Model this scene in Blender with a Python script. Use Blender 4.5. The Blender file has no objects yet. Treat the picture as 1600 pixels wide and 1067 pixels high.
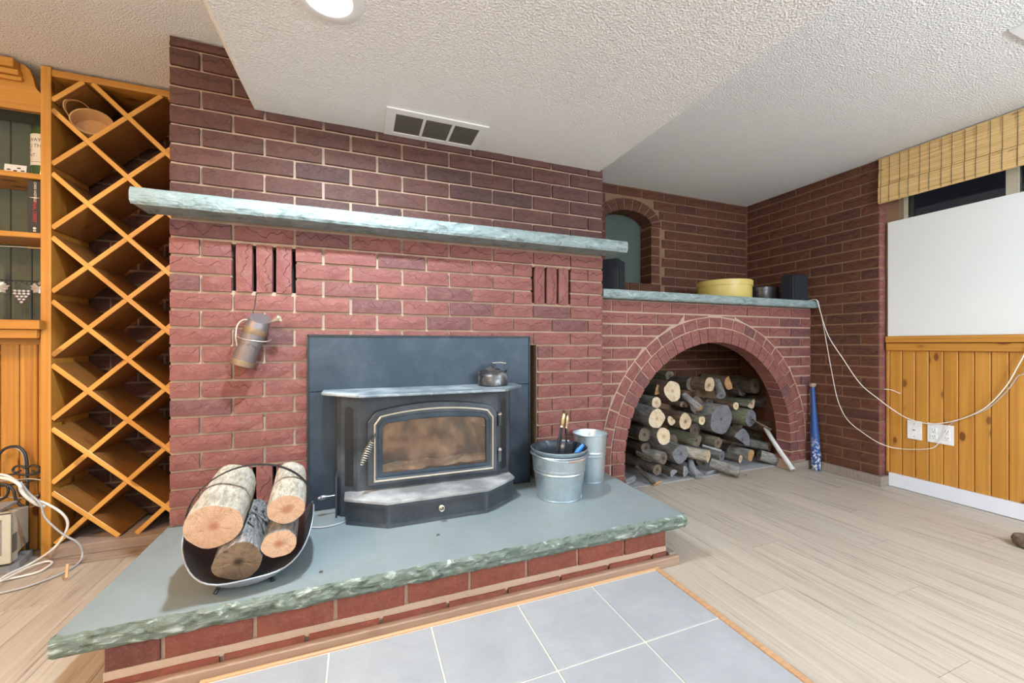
import bpy, math, random
from mathutils import Vector, Matrix, noise
R = random.Random(7)
PI = math.pi
SC = bpy.context.scene
COL = SC.collection

# ------------------------------------------------------------------ camera, world, exposure
YAW = math.radians(21.0); FPX = 624.0; HZ = 538.0; CAMZ = 1.0
cam = bpy.data.cameras.new('camera'); camo = bpy.data.objects.new('camera', cam); COL.objects.link(camo)
cam.sensor_width = 36; cam.lens = FPX * 36 / 1600; cam.shift_y = (HZ - 533.5) / 1600; cam.clip_start = 0.02
camo.location = (0, 0, CAMZ); camo.rotation_euler = (PI / 2, 0, -YAW)
SC.camera = camo
w = bpy.data.worlds.new('world'); SC.world = w; w.use_nodes = True
w.node_tree.nodes['Background'].inputs[0].default_value = (0.02, 0.025, 0.04, 1)
w.node_tree.nodes['Background'].inputs[1].default_value = 0.3
SC.view_settings.view_transform = 'Standard'; SC.view_settings.look = 'None'
SC.view_settings.gamma = 1; SC.view_settings.use_curve_mapping = False
SC.view_settings.exposure = 0.20
COOL = (0.77, 0.935, 1.05); WARM = (1.0, 0.50, 0.13); NEUT = (0.76, 0.92, 1.08)
# recessed ceiling lights, the neutral ones unseen and added as fill: (x, y, ceiling height, radius, colour, strength)
LIGHTS = [(-0.087, 1.34, 2.06, 0.056, COOL, 1300.0),
          (-1.75, 0.75, 2.315, 0.085, WARM, 450.0),
          (0.35, -1.1, 2.06, 0.085, NEUT, 110.0),
          (2.45, -0.6, 2.315, 0.085, NEUT, 420.0),
          (-1.6, -1.8, 2.315, 0.085, NEUT, 230.0)]
# unseen globe lights added behind the camera to lift the ambient: (x, y, z, radius, colour, strength)
FILL_GLOBES = [(-1.7, -0.9, 1.72, 0.12, (1.0, 0.84, 0.62), 160.0), (1.0, -2.4, 1.66, 0.12, NEUT, 110.0), (2.35, -0.95, 1.66, 0.12, NEUT, 190.0)]
CEIL = 2.315; SOF = 2.06

def ray(px):
    u = px - 800; s, c = math.sin(YAW), math.cos(YAW)
    return FPX * s + u * c, FPX * c - u * s
def atY(px, py, Y):
    a, b = ray(px); d = Y / b
    return Vector((a * d, Y, CAMZ - (py - HZ) * d))
def atX(px, py, X):
    a, b = ray(px); d = X / a
    return Vector((X, b * d, CAMZ - (py - HZ) * d))
def atZ(px, py, Z):
    a, b = ray(px); d = (CAMZ - Z) / (py - HZ)
    return Vector((a * d, b * d, Z))

# ------------------------------------------------------------------ materials
class NT:
    def __init__(s, name):
        s.m = bpy.data.materials.new(name); s.m.use_nodes = True
        s.t = s.m.node_tree; s.n = s.t.nodes; s.l = s.t.links
        s.b = s.n['Principled BSDF']
    def node(s, ty, **k):
        nd = s.n.new(ty)
        for a, v in k.items(): setattr(nd, a, v)
        return nd
    def put(s, sock, v):
        if isinstance(v, (int, float)): sock.default_value = v
        elif isinstance(v, (tuple, list)):
            sock.default_value = (tuple(v) + (1,)) if len(v) == 3 and sock.type == 'RGBA' else tuple(v)
        else: s.l.new(v, sock)
    def math(s, op, a, b=0.0, c=0.0, clamp=False):
        nd = s.node('ShaderNodeMath', operation=op, use_clamp=clamp)
        s.put(nd.inputs[0], a); s.put(nd.inputs[1], b); s.put(nd.inputs[2], c)
        return nd.outputs[0]
    def mix(s, f, a, b):
        nd = s.node('ShaderNodeMix', data_type='RGBA')
        s.put(nd.inputs[0], f); s.put(nd.inputs[6], a); s.put(nd.inputs[7], b)
        return nd.outputs[2]
    def coords(s, scale=(1, 1, 1), rnd=True, kind='Object', rot=(0, 0, 0)):
        tc = s.node('ShaderNodeTexCoord'); mp = s.node('ShaderNodeMapping')
        s.l.new(tc.outputs[kind], mp.inputs[0]); mp.inputs['Scale'].default_value = scale
        mp.inputs['Rotation'].default_value = rot
        if rnd:
            oi = s.node('ShaderNodeObjectInfo'); cb = s.node('ShaderNodeCombineXYZ')
            r = s.math('MULTIPLY', oi.outputs['Random'], 61.7)
            for i in range(3): s.l.new(r, cb.inputs[i])
            s.l.new(cb.outputs[0], mp.inputs['Location'])
        return mp.outputs[0]
    def rand(s):
        return s.node('ShaderNodeObjectInfo').outputs['Random']
    def noise(s, v, sc, det=3.0, rough=0.55, dist=0.0):
        nd = s.node('ShaderNodeTexNoise'); s.l.new(v, nd.inputs['Vector'])
        nd.inputs['Scale'].default_value = sc; nd.inputs['Detail'].default_value = det
        nd.inputs['Roughness'].default_value = rough; nd.inputs['Distortion'].default_value = dist
        return nd.outputs[0]
    def vor(s, v, sc, feature='F1', out=0):
        nd = s.node('ShaderNodeTexVoronoi', feature=feature); s.l.new(v, nd.inputs['Vector'])
        nd.inputs['Scale'].default_value = sc
        return nd.outputs[out]
    def ramp(s, f, stops):
        nd = s.node('ShaderNodeValToRGB'); s.put(nd.inputs[0], f)
        e = nd.color_ramp.elements
        while len(e) < len(stops): e.new(0.5)
        for q, (p, c) in zip(e, stops):
            q.position = p; q.color = tuple(c) + (1,) if len(c) == 3 else c
        return nd.outputs[0]
    def step(s, f, lo, hi):
        nd = s.node('ShaderNodeMapRange', clamp=True); s.put(nd.inputs[0], f)
        nd.inputs[1].default_value = lo; nd.inputs[2].default_value = hi
        return nd.outputs[0]
    def bump(s, h, strength=0.5, dist=0.01):
        nd = s.node('ShaderNodeBump'); s.l.new(h, nd.inputs['Height'])
        nd.inputs['Strength'].default_value = strength; nd.inputs['Distance'].default_value = dist
        s.l.new(nd.outputs[0], s.b.inputs['Normal'])
    def fin(s, col, rough=0.6, metal=0.0, spec=None):
        s.put(s.b.inputs['Base Color'], col); s.put(s.b.inputs['Roughness'], rough)
        s.put(s.b.inputs['Metallic'], metal)
        if spec is not None: s.b.inputs['Specular IOR Level'].default_value = spec
        return s.m

def g(v): return (v, v, v)

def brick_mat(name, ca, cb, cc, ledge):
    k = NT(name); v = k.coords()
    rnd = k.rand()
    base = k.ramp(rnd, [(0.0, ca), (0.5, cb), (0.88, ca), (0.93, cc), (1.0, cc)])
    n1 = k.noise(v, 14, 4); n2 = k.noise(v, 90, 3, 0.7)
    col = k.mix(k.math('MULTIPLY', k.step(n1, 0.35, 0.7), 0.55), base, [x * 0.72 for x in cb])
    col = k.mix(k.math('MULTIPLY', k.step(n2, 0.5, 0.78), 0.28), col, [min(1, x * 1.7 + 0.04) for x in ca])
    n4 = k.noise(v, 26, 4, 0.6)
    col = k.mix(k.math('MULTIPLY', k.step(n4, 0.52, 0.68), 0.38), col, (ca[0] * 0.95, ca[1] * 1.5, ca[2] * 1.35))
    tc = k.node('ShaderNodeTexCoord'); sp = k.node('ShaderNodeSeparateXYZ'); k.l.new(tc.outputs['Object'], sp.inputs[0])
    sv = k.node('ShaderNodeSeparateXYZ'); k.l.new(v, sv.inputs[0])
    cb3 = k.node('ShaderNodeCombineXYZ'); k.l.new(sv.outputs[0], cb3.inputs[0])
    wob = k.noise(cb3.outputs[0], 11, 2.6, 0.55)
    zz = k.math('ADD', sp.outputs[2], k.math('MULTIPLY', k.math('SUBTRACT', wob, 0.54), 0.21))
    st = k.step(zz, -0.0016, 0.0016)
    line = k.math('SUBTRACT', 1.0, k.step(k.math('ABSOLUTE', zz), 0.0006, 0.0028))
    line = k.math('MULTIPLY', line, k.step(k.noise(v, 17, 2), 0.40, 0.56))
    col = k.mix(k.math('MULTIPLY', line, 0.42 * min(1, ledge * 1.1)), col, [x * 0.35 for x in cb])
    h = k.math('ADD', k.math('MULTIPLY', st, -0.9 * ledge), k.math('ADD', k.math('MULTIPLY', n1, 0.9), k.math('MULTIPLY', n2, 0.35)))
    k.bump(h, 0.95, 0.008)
    return k.fin(col, 0.72, spec=0.35)

M = {}
M['brick'] = brick_mat('brick_rockface', (0.235, 0.085, 0.073), (0.20, 0.069, 0.060), (0.135, 0.057, 0.058), 1.0)
M['brick_upper'] = brick_mat('brick_smooth_shaded', (0.11, 0.045, 0.036), (0.083, 0.036, 0.031), (0.066, 0.033, 0.032), 0.35)  # smoother brick above the mantel, its dimmer light lowered into the colour
M['brick_side'] = brick_mat('brick_shaded', (0.125, 0.042, 0.021), (0.098, 0.033, 0.018), (0.08, 0.030, 0.021), 0.9)  # same brick, with the shade of these walls darkened into its colour
M['brick_hearth'] = brick_mat('brick_hearth', (0.24, 0.068, 0.042), (0.19, 0.055, 0.038), (0.12, 0.042, 0.034), 0.25)

def mk_mortar():
    k = NT('mortar'); v = k.coords(rnd=False)
    n = k.noise(v, 60, 4, 0.7); n2 = k.noise(v, 4, 3)
    col = k.mix(n2, (0.38, 0.255, 0.18), (0.52, 0.395, 0.305)); col = k.mix(k.math('MULTIPLY', k.step(n, 0.5, 0.8), 0.3), col, (0.30, 0.2, 0.15))
    k.bump(n, 0.7, 0.004); return k.fin(col, 0.9, spec=0.2)
M['mortar'] = mk_mortar()
k = NT('mortar_shaded'); v = k.coords(rnd=False); n = k.noise(v, 60, 4, 0.7); n2 = k.noise(v, 4, 3)  # mortar copy for the dim walls, their shade put into the colour
k.bump(n, 0.7, 0.004); M['mortar_dark'] = k.fin(k.mix(n2, (0.20, 0.115, 0.065), (0.28, 0.175, 0.11)), 0.9, spec=0.2)

def mk_slate(name, a, b, cmark):
    k = NT(name); v = k.coords(rnd=False)
    n = k.noise(v, 3.0, 5, 0.6); n2 = k.noise(v, 30, 4, 0.6); n3 = k.noise(v, 8, 4, 0.65, 0.6)
    col = k.mix(k.step(n, 0.3, 0.7), a, b)
    col = k.mix(k.math('MULTIPLY', k.step(n3, 0.6, 0.74), 0.35), col, cmark)
    k.bump(k.math('ADD', k.math('MULTIPLY', n2, 0.5), n), 0.35, 0.003)
    return k.fin(col, k.math('ADD', 0.42, k.math('MULTIPLY', n2, 0.2)), spec=0.45)
M['slate_top'] = mk_slate('slate_honed', (0.185, 0.225, 0.23), (0.235, 0.27, 0.275), (0.17, 0.185, 0.165))
def mk_slate_edge(name='slate_split', a=(0.055, 0.08, 0.06), b=(0.135, 0.17, 0.14), c=(0.42, 0.46, 0.43)):
    k = NT(name); v = k.coords((1, 1, 2.6), rnd=False)
    n = k.noise(v, 14, 5, 0.65, 0.8); n2 = k.noise(v, 60, 3, 0.6)
    col = k.ramp(n, [(0.36, a), (0.47, b), (0.56, b), (0.66, c)])
    k.bump(k.math('ADD', n, k.math('MULTIPLY', n2, 0.3)), 0.9, 0.009)
    return k.fin(col, 0.55, spec=0.45)
M['slate_edge'] = mk_slate_edge()
M['slate_mantel'] = mk_slate_edge('slate_mantel', (0.13, 0.172, 0.17), (0.24, 0.305, 0.305), (0.37, 0.44, 0.44))

def mk_ceiling():
    k = NT('stippled_ceiling'); v = k.coords(rnd=False)
    n = k.noise(v, 130, 2, 0.5, 0.0); n2 = k.vor(v, 150); n3 = k.noise(v, 1.3, 2)
    h = k.math('ADD', k.step(n, 0.42, 0.68), k.math('MULTIPLY', n2, 0.5))
    k.bump(h, 0.62, 0.006)
    col = k.mix(n3, (0.84, 0.835, 0.82), (0.88, 0.875, 0.86))
    return k.fin(col, 0.5, spec=0.42)
M['ceiling'] = mk_ceiling()

def flat(name, c, rough=0.5, metal=0.0, spec=None, var=0.15, sc=20, bmp=0.0, rnd=True):
    k = NT(name); v = k.coords(rnd=rnd); n = k.noise(v, sc, 4, 0.6)
    col = k.mix(n, [x * (1 - var) for x in c], [min(1, x * (1 + var)) for x in c])
    if bmp: k.bump(n, bmp, 0.003)
    return k.fin(col, k.math('ADD', rough - 0.06, k.math('MULTIPLY', n, 0.12)), metal, spec)

def pine(name, axis, a=(0.51, 0.215, 0.034), b=(0.62, 0.295, 0.055), knot=1.0, rough=0.32, dark=(0.13, 0.035, 0.012)):
    k = NT(name)
    sc = [9, 9, 9]; sc[axis] = 0.55
    v = k.coords(tuple(sc)); n = k.noise(v, 2.2, 4, 0.6, 1.2)
    wv = k.node('ShaderNodeTexWave', wave_type='BANDS'); k.l.new(v, wv.inputs['Vector'])
    wv.bands_direction = 'XYZ'[(axis + 1) % 3]
    wv.inputs['Scale'].default_value = 1.6; wv.inputs['Distortion'].default_value = 5.5; wv.inputs['Detail'].default_value = 3
    wv.inputs['Detail Scale'].default_value = 0.8
    nf = k.noise(k.coords(tuple(q * 3.2 if i_ != axis else q for i_, q in enumerate(sc))), 2.6, 4, 0.6, 0.6)
    col = k.mix(k.math('MULTIPLY', wv.outputs[1], 0.7), b, a)
    col = k.mix(k.math('MULTIPLY', k.step(nf, 0.50, 0.66), 0.42), col, [x * 0.62 for x in a])
    col = k.mix(k.math('MULTIPLY', k.step(n, 0.35, 0.75), 0.5), col, [x * 0.75 for x in a])
    if knot:
        s2 = [13, 13, 13]; s2[axis] = 6.5
        v2 = k.coords(tuple(s2)); nd = k.node('ShaderNodeTexVoronoi'); k.l.new(v2, nd.inputs['Vector']); nd.inputs['Scale'].default_value = 0.8
        kn = k.math('SUBTRACT', 1.0, k.step(k.math('ADD', nd.outputs[0], k.math('MULTIPLY', n, 0.05)), 0.150, 0.195))
        kn2 = k.math('SUBTRACT', 1.0, k.step(nd.outputs[0], 0.16, 0.27))
        col = k.mix(k.math('MULTIPLY', kn2, 0.35 * knot), col, [x * 0.7 for x in a])
        col = k.mix(k.math('MULTIPLY', kn, 0.85 * knot), col, dark)
    col = k.mix(k.math('MULTIPLY', k.rand(), 0.25), col, [x * 0.8 for x in a])
    k.bump(n, 0.08, 0.002)
    return k.fin(col, rough, spec=0.5)
M['pine_x'] = pine('varnished_pine_x', 0); M['pine_y'] = pine('varnished_pine_y', 1); M['pine_z'] = pine('varnished_pine_z', 2)
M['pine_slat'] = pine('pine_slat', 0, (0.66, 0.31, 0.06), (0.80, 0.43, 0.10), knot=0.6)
M['pine_side'] = pine('shaded_pine_side', 0, (0.30, 0.125, 0.028), (0.38, 0.17, 0.042), 0.5, 0.5)  # slat sides painted darker to carry the shade inside the rack
M['oldwood'] = pine('weathered_lumber', 0, (0.30, 0.22, 0.17), (0.42, 0.33, 0.27), 0.7, 0.75, (0.12, 0.08, 0.06))
M['basewood'] = pine('grey_base_trim', 0, (0.25, 0.20, 0.165), (0.33, 0.275, 0.23), 0.2, 0.7)
M['hearthtrim'] = pine('hearth_base_board', 0, (0.30, 0.19, 0.13), (0.42, 0.29, 0.21), 0.3, 0.6)
M['tiletrim'] = pine('oak_tile_edging', 0, (0.46, 0.25, 0.125), (0.54, 0.32, 0.17), 0.0, 0.4)

def mk_floor():
    k = NT('pale_oak_floor'); v = k.coords((11, 0.75, 1)); n = k.noise(v, 2.2, 6, 0.62, 1.0)
    v2 = k.coords((26, 0.9, 1)); n2 = k.noise(v2, 2.0, 4, 0.6, 0.5)
    wv = k.node('ShaderNodeTexWave', wave_type='BANDS'); k.l.new(v, wv.inputs['Vector']); wv.bands_direction = 'X'
    wv.inputs['Scale'].default_value = 1.1; wv.inputs['Distortion'].default_value = 9; wv.inputs['Detail'].default_value = 3
    wv.inputs['Detail Scale'].default_value = 0.6
    col = k.mix(k.step(n, 0.3, 0.72), (0.49, 0.43, 0.36), (0.37, 0.31, 0.245))
    col = k.mix(k.math('MULTIPLY', wv.outputs[1], 0.13), col, (0.27, 0.205, 0.14))
    col = k.mix(k.math('MULTIPLY', k.step(n2, 0.57, 0.66), 0.7), col, (0.19, 0.145, 0.11))
    col = k.mix(k.math('MULTIPLY', k.rand(), 0.22), col, (0.60, 0.50, 0.40))
    k.bump(n2, 0.12, 0.002)
    return k.fin(col, 0.42, spec=0.42)
M['floor'] = mk_floor()
def mk_tile():
    k = NT('grey_floor_tile'); v = k.coords(); n = k.noise(v, 5, 6, 0.65, 0.4); n2 = k.noise(v, 40, 3)
    v3 = k.coords((1, 9, 1)); n3 = k.noise(v3, 9, 4)
    col = k.mix(k.step(n, 0.3, 0.7), (0.28, 0.288, 0.30), (0.35, 0.358, 0.37))
    col = k.mix(k.math('MULTIPLY', k.step(n3, 0.48, 0.72), 0.6), col, (0.30, 0.31, 0.33))
    k.bump(n2, 0.1, 0.002); return k.fin(col, 0.5, spec=0.35)
M['tile'] = mk_tile()
M['grout'] = flat('tile_grout', (0.60, 0.57, 0.49), 0.9)
M['ash'] = flat('ash_dusty_concrete', (0.33, 0.33, 0.34), 0.9, var=0.35, sc=14, bmp=0.5)
M['cavity_dark'] = flat('dark_cavity', (0.02, 0.017, 0.015), 0.95)
M['plaster'] = flat('painted_plaster', (0.62, 0.59, 0.54), 0.7, var=0.04)
M['white'] = flat('white_paint', (0.80, 0.80, 0.80), 0.4, var=0.03)
M['board'] = flat('white_wall_board', (0.74, 0.75, 0.73), 0.55, var=0.03, sc=3)
M['baseboard'] = flat('white_baseboard_paint', (0.72, 0.74, 0.80), 0.45, var=0.03)
M['green'] = flat('olive_panel', (0.105, 0.125, 0.095), 0.7, var=0.2, sc=5)
M['niche'] = flat('green_niche_panel', (0.07, 0.095, 0.08), 0.6, var=0.15, sc=5)
M['cream'] = flat('cream_window_paint', (0.56, 0.50, 0.36), 0.5)
M['darkframe'] = flat('dark_window_frame', (0.09, 0.10, 0.11), 0.35, 0.6)

def mk_steel(name, c, dusty=0.25, metal=0.5, rough=0.42, dust=(0.42, 0.46, 0.50)):
    k = NT(name); v = k.coords(rnd=False); n = k.noise(v, 7, 5, 0.6); n2 = k.noise(v, 60, 3, 0.7)
    f = k.math('MULTIPLY', k.step(n, 0.42, 0.72), dusty)
    col = k.mix(f, c, dust); col = k.mix(k.math('MULTIPLY', k.step(n2, 0.62, 0.72), dusty * 0.7), col, dust)
    k.bump(n2, 0.1, 0.002)
    return k.fin(col, k.math('ADD', rough, k.math('MULTIPLY', f, 0.35)), metal, 0.5)
M['stove'] = mk_steel('stove_black_steel', (0.055, 0.066, 0.080), 0.14, 0.35, 0.42)
M['stovepanel'] = mk_steel('stove_surround_steel', (0.032, 0.050, 0.073), 0.08, 0.35, 0.38)
M['stovetop'] = mk_steel('dusty_stove_top', (0.16, 0.20, 0.225), 0.9, 0.35, 0.42, (0.50, 0.55, 0.58))
M['ashlip'] = mk_steel('ash_covered_lip', (0.22, 0.22, 0.22), 1.0, 0.2, 0.6, (0.52, 0.52, 0.52))
M['mesh'] = mk_steel('perforated_black_metal', (0.018, 0.02, 0.022), 0.18, 0.3, 0.5)
M['trimgold'] = flat('champagne_trim', (0.62, 0.54, 0.43), 0.32, 0.75)
M['nickel'] = flat('nickel_spring', (0.72, 0.66, 0.56), 0.3, 0.9)
M['chrome'] = flat('chrome', (0.75, 0.76, 0.78), 0.2, 1.0)
M['brass'] = flat('aged_brass', (0.60, 0.47, 0.27), 0.3, 0.9)
M['black'] = flat('matt_black', (0.018, 0.02, 0.024), 0.5)
M['blackmetal'] = flat('black_metal', (0.05, 0.052, 0.056), 0.4, 0.6)
M['firebrick'] = flat('firebrick', (0.42, 0.27, 0.17), 0.9, var=0.35, sc=12, bmp=0.4)
M['whiteash'] = flat('white_ash', (0.66, 0.62, 0.57), 0.95, var=0.3, sc=50, bmp=0.8)
def mk_galv(name, c, sc):
    k = NT(name); v = k.coords(); vo = k.node('ShaderNodeTexVoronoi'); k.l.new(v, vo.inputs['Vector']); vo.inputs['Scale'].default_value = sc
    n = k.noise(v, 6, 3); bw = k.node('ShaderNodeRGBToBW'); k.l.new(vo.outputs[1], bw.inputs[0])
    col = k.mix(bw.outputs[0], [x * 0.86 for x in c], c); col = k.mix(k.math('MULTIPLY', n, 0.3), col, [x * 0.7 for x in c])
    return k.fin(col, k.math('ADD', 0.30, k.math('MULTIPLY', bw.outputs[0], 0.12)), 0.85)
M['galv'] = mk_galv('galvanised_steel', (0.62, 0.72, 0.78), 60)
M['carrier'] = mk_steel('scuffed_carrier_steel', (0.09, 0.085, 0.08), 0.25, 0.5, 0.4, (0.34, 0.37, 0.42))
M['carrier_out'] = mk_steel('carrier_outer', (0.30, 0.33, 0.38), 0.5, 0.6, 0.4, (0.52, 0.56, 0.62))
def mk_kettle():
    k = NT('sooty_kettle'); v = k.coords(); n = k.noise(v, 16, 4, 0.6)
    return k.fin(k.ramp(n, [(0.35, (0.04, 0.037, 0.037)), (0.55, (0.13, 0.125, 0.125)), (0.72, (0.50, 0.53, 0.53))]), 0.4, 0.6)
M['kettle'] = mk_kettle()
def mk_glass():
    k = NT('sooty_stove_glass'); v = k.coords(rnd=False); n = k.noise(v, 7, 4, 0.6, 0.6)
    tr = k.node('ShaderNodeBsdfTransparent'); tr.inputs[0].default_value = (0.95, 0.9, 0.84, 1)
    df = k.node('ShaderNodeBsdfDiffuse'); k.l.new(k.ramp(k.noise(v, 11, 4, 0.65), [(0.35, (0.10, 0.05, 0.03)), (0.5, (0.30, 0.165, 0.09)), (0.68, (0.48, 0.31, 0.19))]), df.inputs[0])
    gl = k.node('ShaderNodeBsdfGlossy'); gl.inputs[1].default_value = 0.08
    m1 = k.node('ShaderNodeMixShader'); k.l.new(k.math('ADD', 0.06, k.math('MULTIPLY', k.step(n, 0.38, 0.68), 0.42)), m1.inputs[0])
    k.l.new(tr.outputs[0], m1.inputs[1]); k.l.new(df.outputs[0], m1.inputs[2])
    m2 = k.node('ShaderNodeMixShader'); m2.inputs[0].default_value = 0.06
    k.l.new(m1.outputs[0], m2.inputs[1]); k.l.new(gl.outputs[0], m2.inputs[2])
    k.l.new(m2.outputs[0], k.n['Material Output'].inputs[0]); return k.m
M['glass'] = mk_glass()
def mk_wglass():
    k = NT('window_glass'); tr = k.node('ShaderNodeBsdfTransparent'); gl = k.node('ShaderNodeBsdfGlossy'); gl.inputs[1].default_value = 0.03
    fr = k.node('ShaderNodeFresnel'); fr.inputs[0].default_value = 1.5
    m2 = k.node('ShaderNodeMixShader'); k.l.new(fr.outputs[0], m2.inputs[0]); k.l.new(tr.outputs[0], m2.inputs[1]); k.l.new(gl.outputs[0], m2.inputs[2])
    k.l.new(m2.outputs[0], k.n['Material Output'].inputs[0]); return k.m
M['wglass'] = mk_wglass()
def emis(name, c, s):
    k = NT(name); k.b.inputs['Base Color'].default_value = (1, 1, 1, 1)
    k.b.inputs['Emission Color'].default_value = tuple(c) + (1,); k.b.inputs['Emission Strength'].default_value = s; return k.m

def bark(name, a, b, c=None, scale=1.0, strength=0.9, roughr=0.85):
    k = NT(name); v = k.coords((22 * scale, 22 * scale, 6 * scale)); n = k.noise(v, 2.6, 6, 0.72, 0.25)
    v2 = k.coords(); n2 = k.noise(v2, 9, 4)
    col = k.mix(k.step(n, 0.36, 0.64), a, b); col = k.mix(k.math('MULTIPLY', k.step(n2, 0.5, 0.75), 0.5), col, c or [x * 0.6 for x in a])
    k.bump(n, strength, 0.012); return k.fin(col, roughr, spec=0.25)
M['bark_brown'] = bark('bark_brown', (0.10, 0.065, 0.045), (0.26, 0.18, 0.125))
M['bark_grey'] = bark('bark_grey', (0.13, 0.125, 0.12), (0.36, 0.34, 0.31))
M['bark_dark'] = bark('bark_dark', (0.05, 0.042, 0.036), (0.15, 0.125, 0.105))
M['bark_moss'] = bark('bark_mossy', (0.11, 0.115, 0.07), (0.27, 0.27, 0.19), (0.08, 0.07, 0.05))
M['bark_pale'] = bark('bark_pale_grey', (0.27, 0.235, 0.175), (0.58, 0.53, 0.45), (0.20, 0.165, 0.11), 1.5, 0.7)
M['bark_rough'] = bark('bark_rough', (0.11, 0.105, 0.10), (0.46, 0.45, 0.44), (0.22, 0.15, 0.08), 1.8, 1.0)
M['bark_birch'] = bark('bark_birch', (0.60, 0.60, 0.58), (0.78, 0.78, 0.76), (0.28, 0.28, 0.28), 1.0, 0.3)
M['splitwood'] = bark('split_wood_face', (0.34, 0.18, 0.075), (0.50, 0.30, 0.14), (0.2, 0.1, 0.05), 0.8, 0.6)
M['splitgrey'] = bark('split_wood_grey', (0.17, 0.175, 0.185), (0.34, 0.35, 0.37), (0.10, 0.10, 0.11), 0.8, 0.6)
def endgrain(name, a, b, core, crack=0.35, rings=70):
    k = NT(name); tc = k.node('ShaderNodeTexCoord'); sp = k.node('ShaderNodeSeparateXYZ'); k.l.new(tc.outputs['Object'], sp.inputs[0])
    v = k.coords(); n = k.noise(v, 12, 4); n2 = k.noise(v, 120, 3, 0.7)
    r = k.math('SQRT', k.math('ADD', k.math('MULTIPLY', sp.outputs[0], sp.outputs[0]), k.math('MULTIPLY', sp.outputs[1], sp.outputs[1])))
    rr = k.math('ADD', r, k.math('MULTIPLY', n, 0.030))
    ring = k.math('MULTIPLY', k.math('ADD', k.math('SINE', k.math('MULTIPLY', rr, rings * 5.2 * PI)), 1.0), 0.5)
    ang = k.math('ARCTAN2', sp.outputs[1], sp.outputs[0])
    rad = k.math('ABSOLUTE', k.math('SINE', k.math('ADD', k.math('MULTIPLY', ang, 2.5), k.math('MULTIPLY', n, 7.0))))
    ck = k.math('SUBTRACT', 1.0, k.step(rad, 0.01, 0.04 + 0.07 * crack))
    col = k.mix(k.math('MULTIPLY', ring, 0.32), b, a)
    col = k.mix(k.math('MULTIPLY', k.step(n, 0.45, 0.7), 0.5), col, core)
    cv = k.node('ShaderNodeCombineXYZ'); k.l.new(k.math('MULTIPLY', ang, 3.2), cv.inputs[0]); k.l.new(k.math('MULTIPLY', r, 14.0), cv.inputs[1]); k.l.new(k.math('MULTIPLY', k.rand(), 40.0), cv.inputs[2])
    ns = k.noise(cv.outputs[0], 3.0, 4, 0.65); nb = k.noise(v, 22, 3, 0.6)
    col = k.mix(k.math('MULTIPLY', k.step(ns, 0.52, 0.66), 0.45), col, core)
    col = k.mix(k.math('MULTIPLY', k.step(nb, 0.60, 0.72), 0.35), col, [x * 0.45 for x in core])
    col = k.mix(k.math('SUBTRACT', 1.0, k.step(r, 0.006, 0.02)), col, core)
    col = k.mix(k.math('MULTIPLY', ck, crack), col, [x * 0.3 for x in a])
    col = k.mix(k.math('MULTIPLY', k.step(n2, 0.55, 0.75), 0.25), col, [x * 0.55 for x in a])
    k.bump(k.math('ADD', n2, k.math('MULTIPLY', ck, -1.0)), 0.5, 0.003); return k.fin(col, 0.8, spec=0.25)
M['end_pale'] = endgrain('end_grain_pale', (0.50, 0.39, 0.25), (0.68, 0.57, 0.42), (0.44, 0.28, 0.14), 0.45)
M['end_fresh'] = endgrain('end_grain_fresh', (0.56, 0.31, 0.18), (0.74, 0.49, 0.33), (0.46, 0.20, 0.11), 0.3, 55)
M['end_tan'] = endgrain('end_grain_tan', (0.40, 0.28, 0.17), (0.60, 0.47, 0.32), (0.20, 0.11, 0.06), 0.5)
M['end_grey'] = endgrain('end_grain_grey', (0.10, 0.10, 0.11), (0.20, 0.20, 0.22), (0.07, 0.07, 0.075), 0.7)
M['end_brown'] = endgrain('end_grain_brown', (0.13, 0.08, 0.045), (0.28, 0.19, 0.12), (0.05, 0.033, 0.022), 0.6)
M['end_dark'] = endgrain('end_grain_dark', (0.10, 0.075, 0.055), (0.19, 0.15, 0.115), (0.05, 0.04, 0.03), 0.6)

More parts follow.
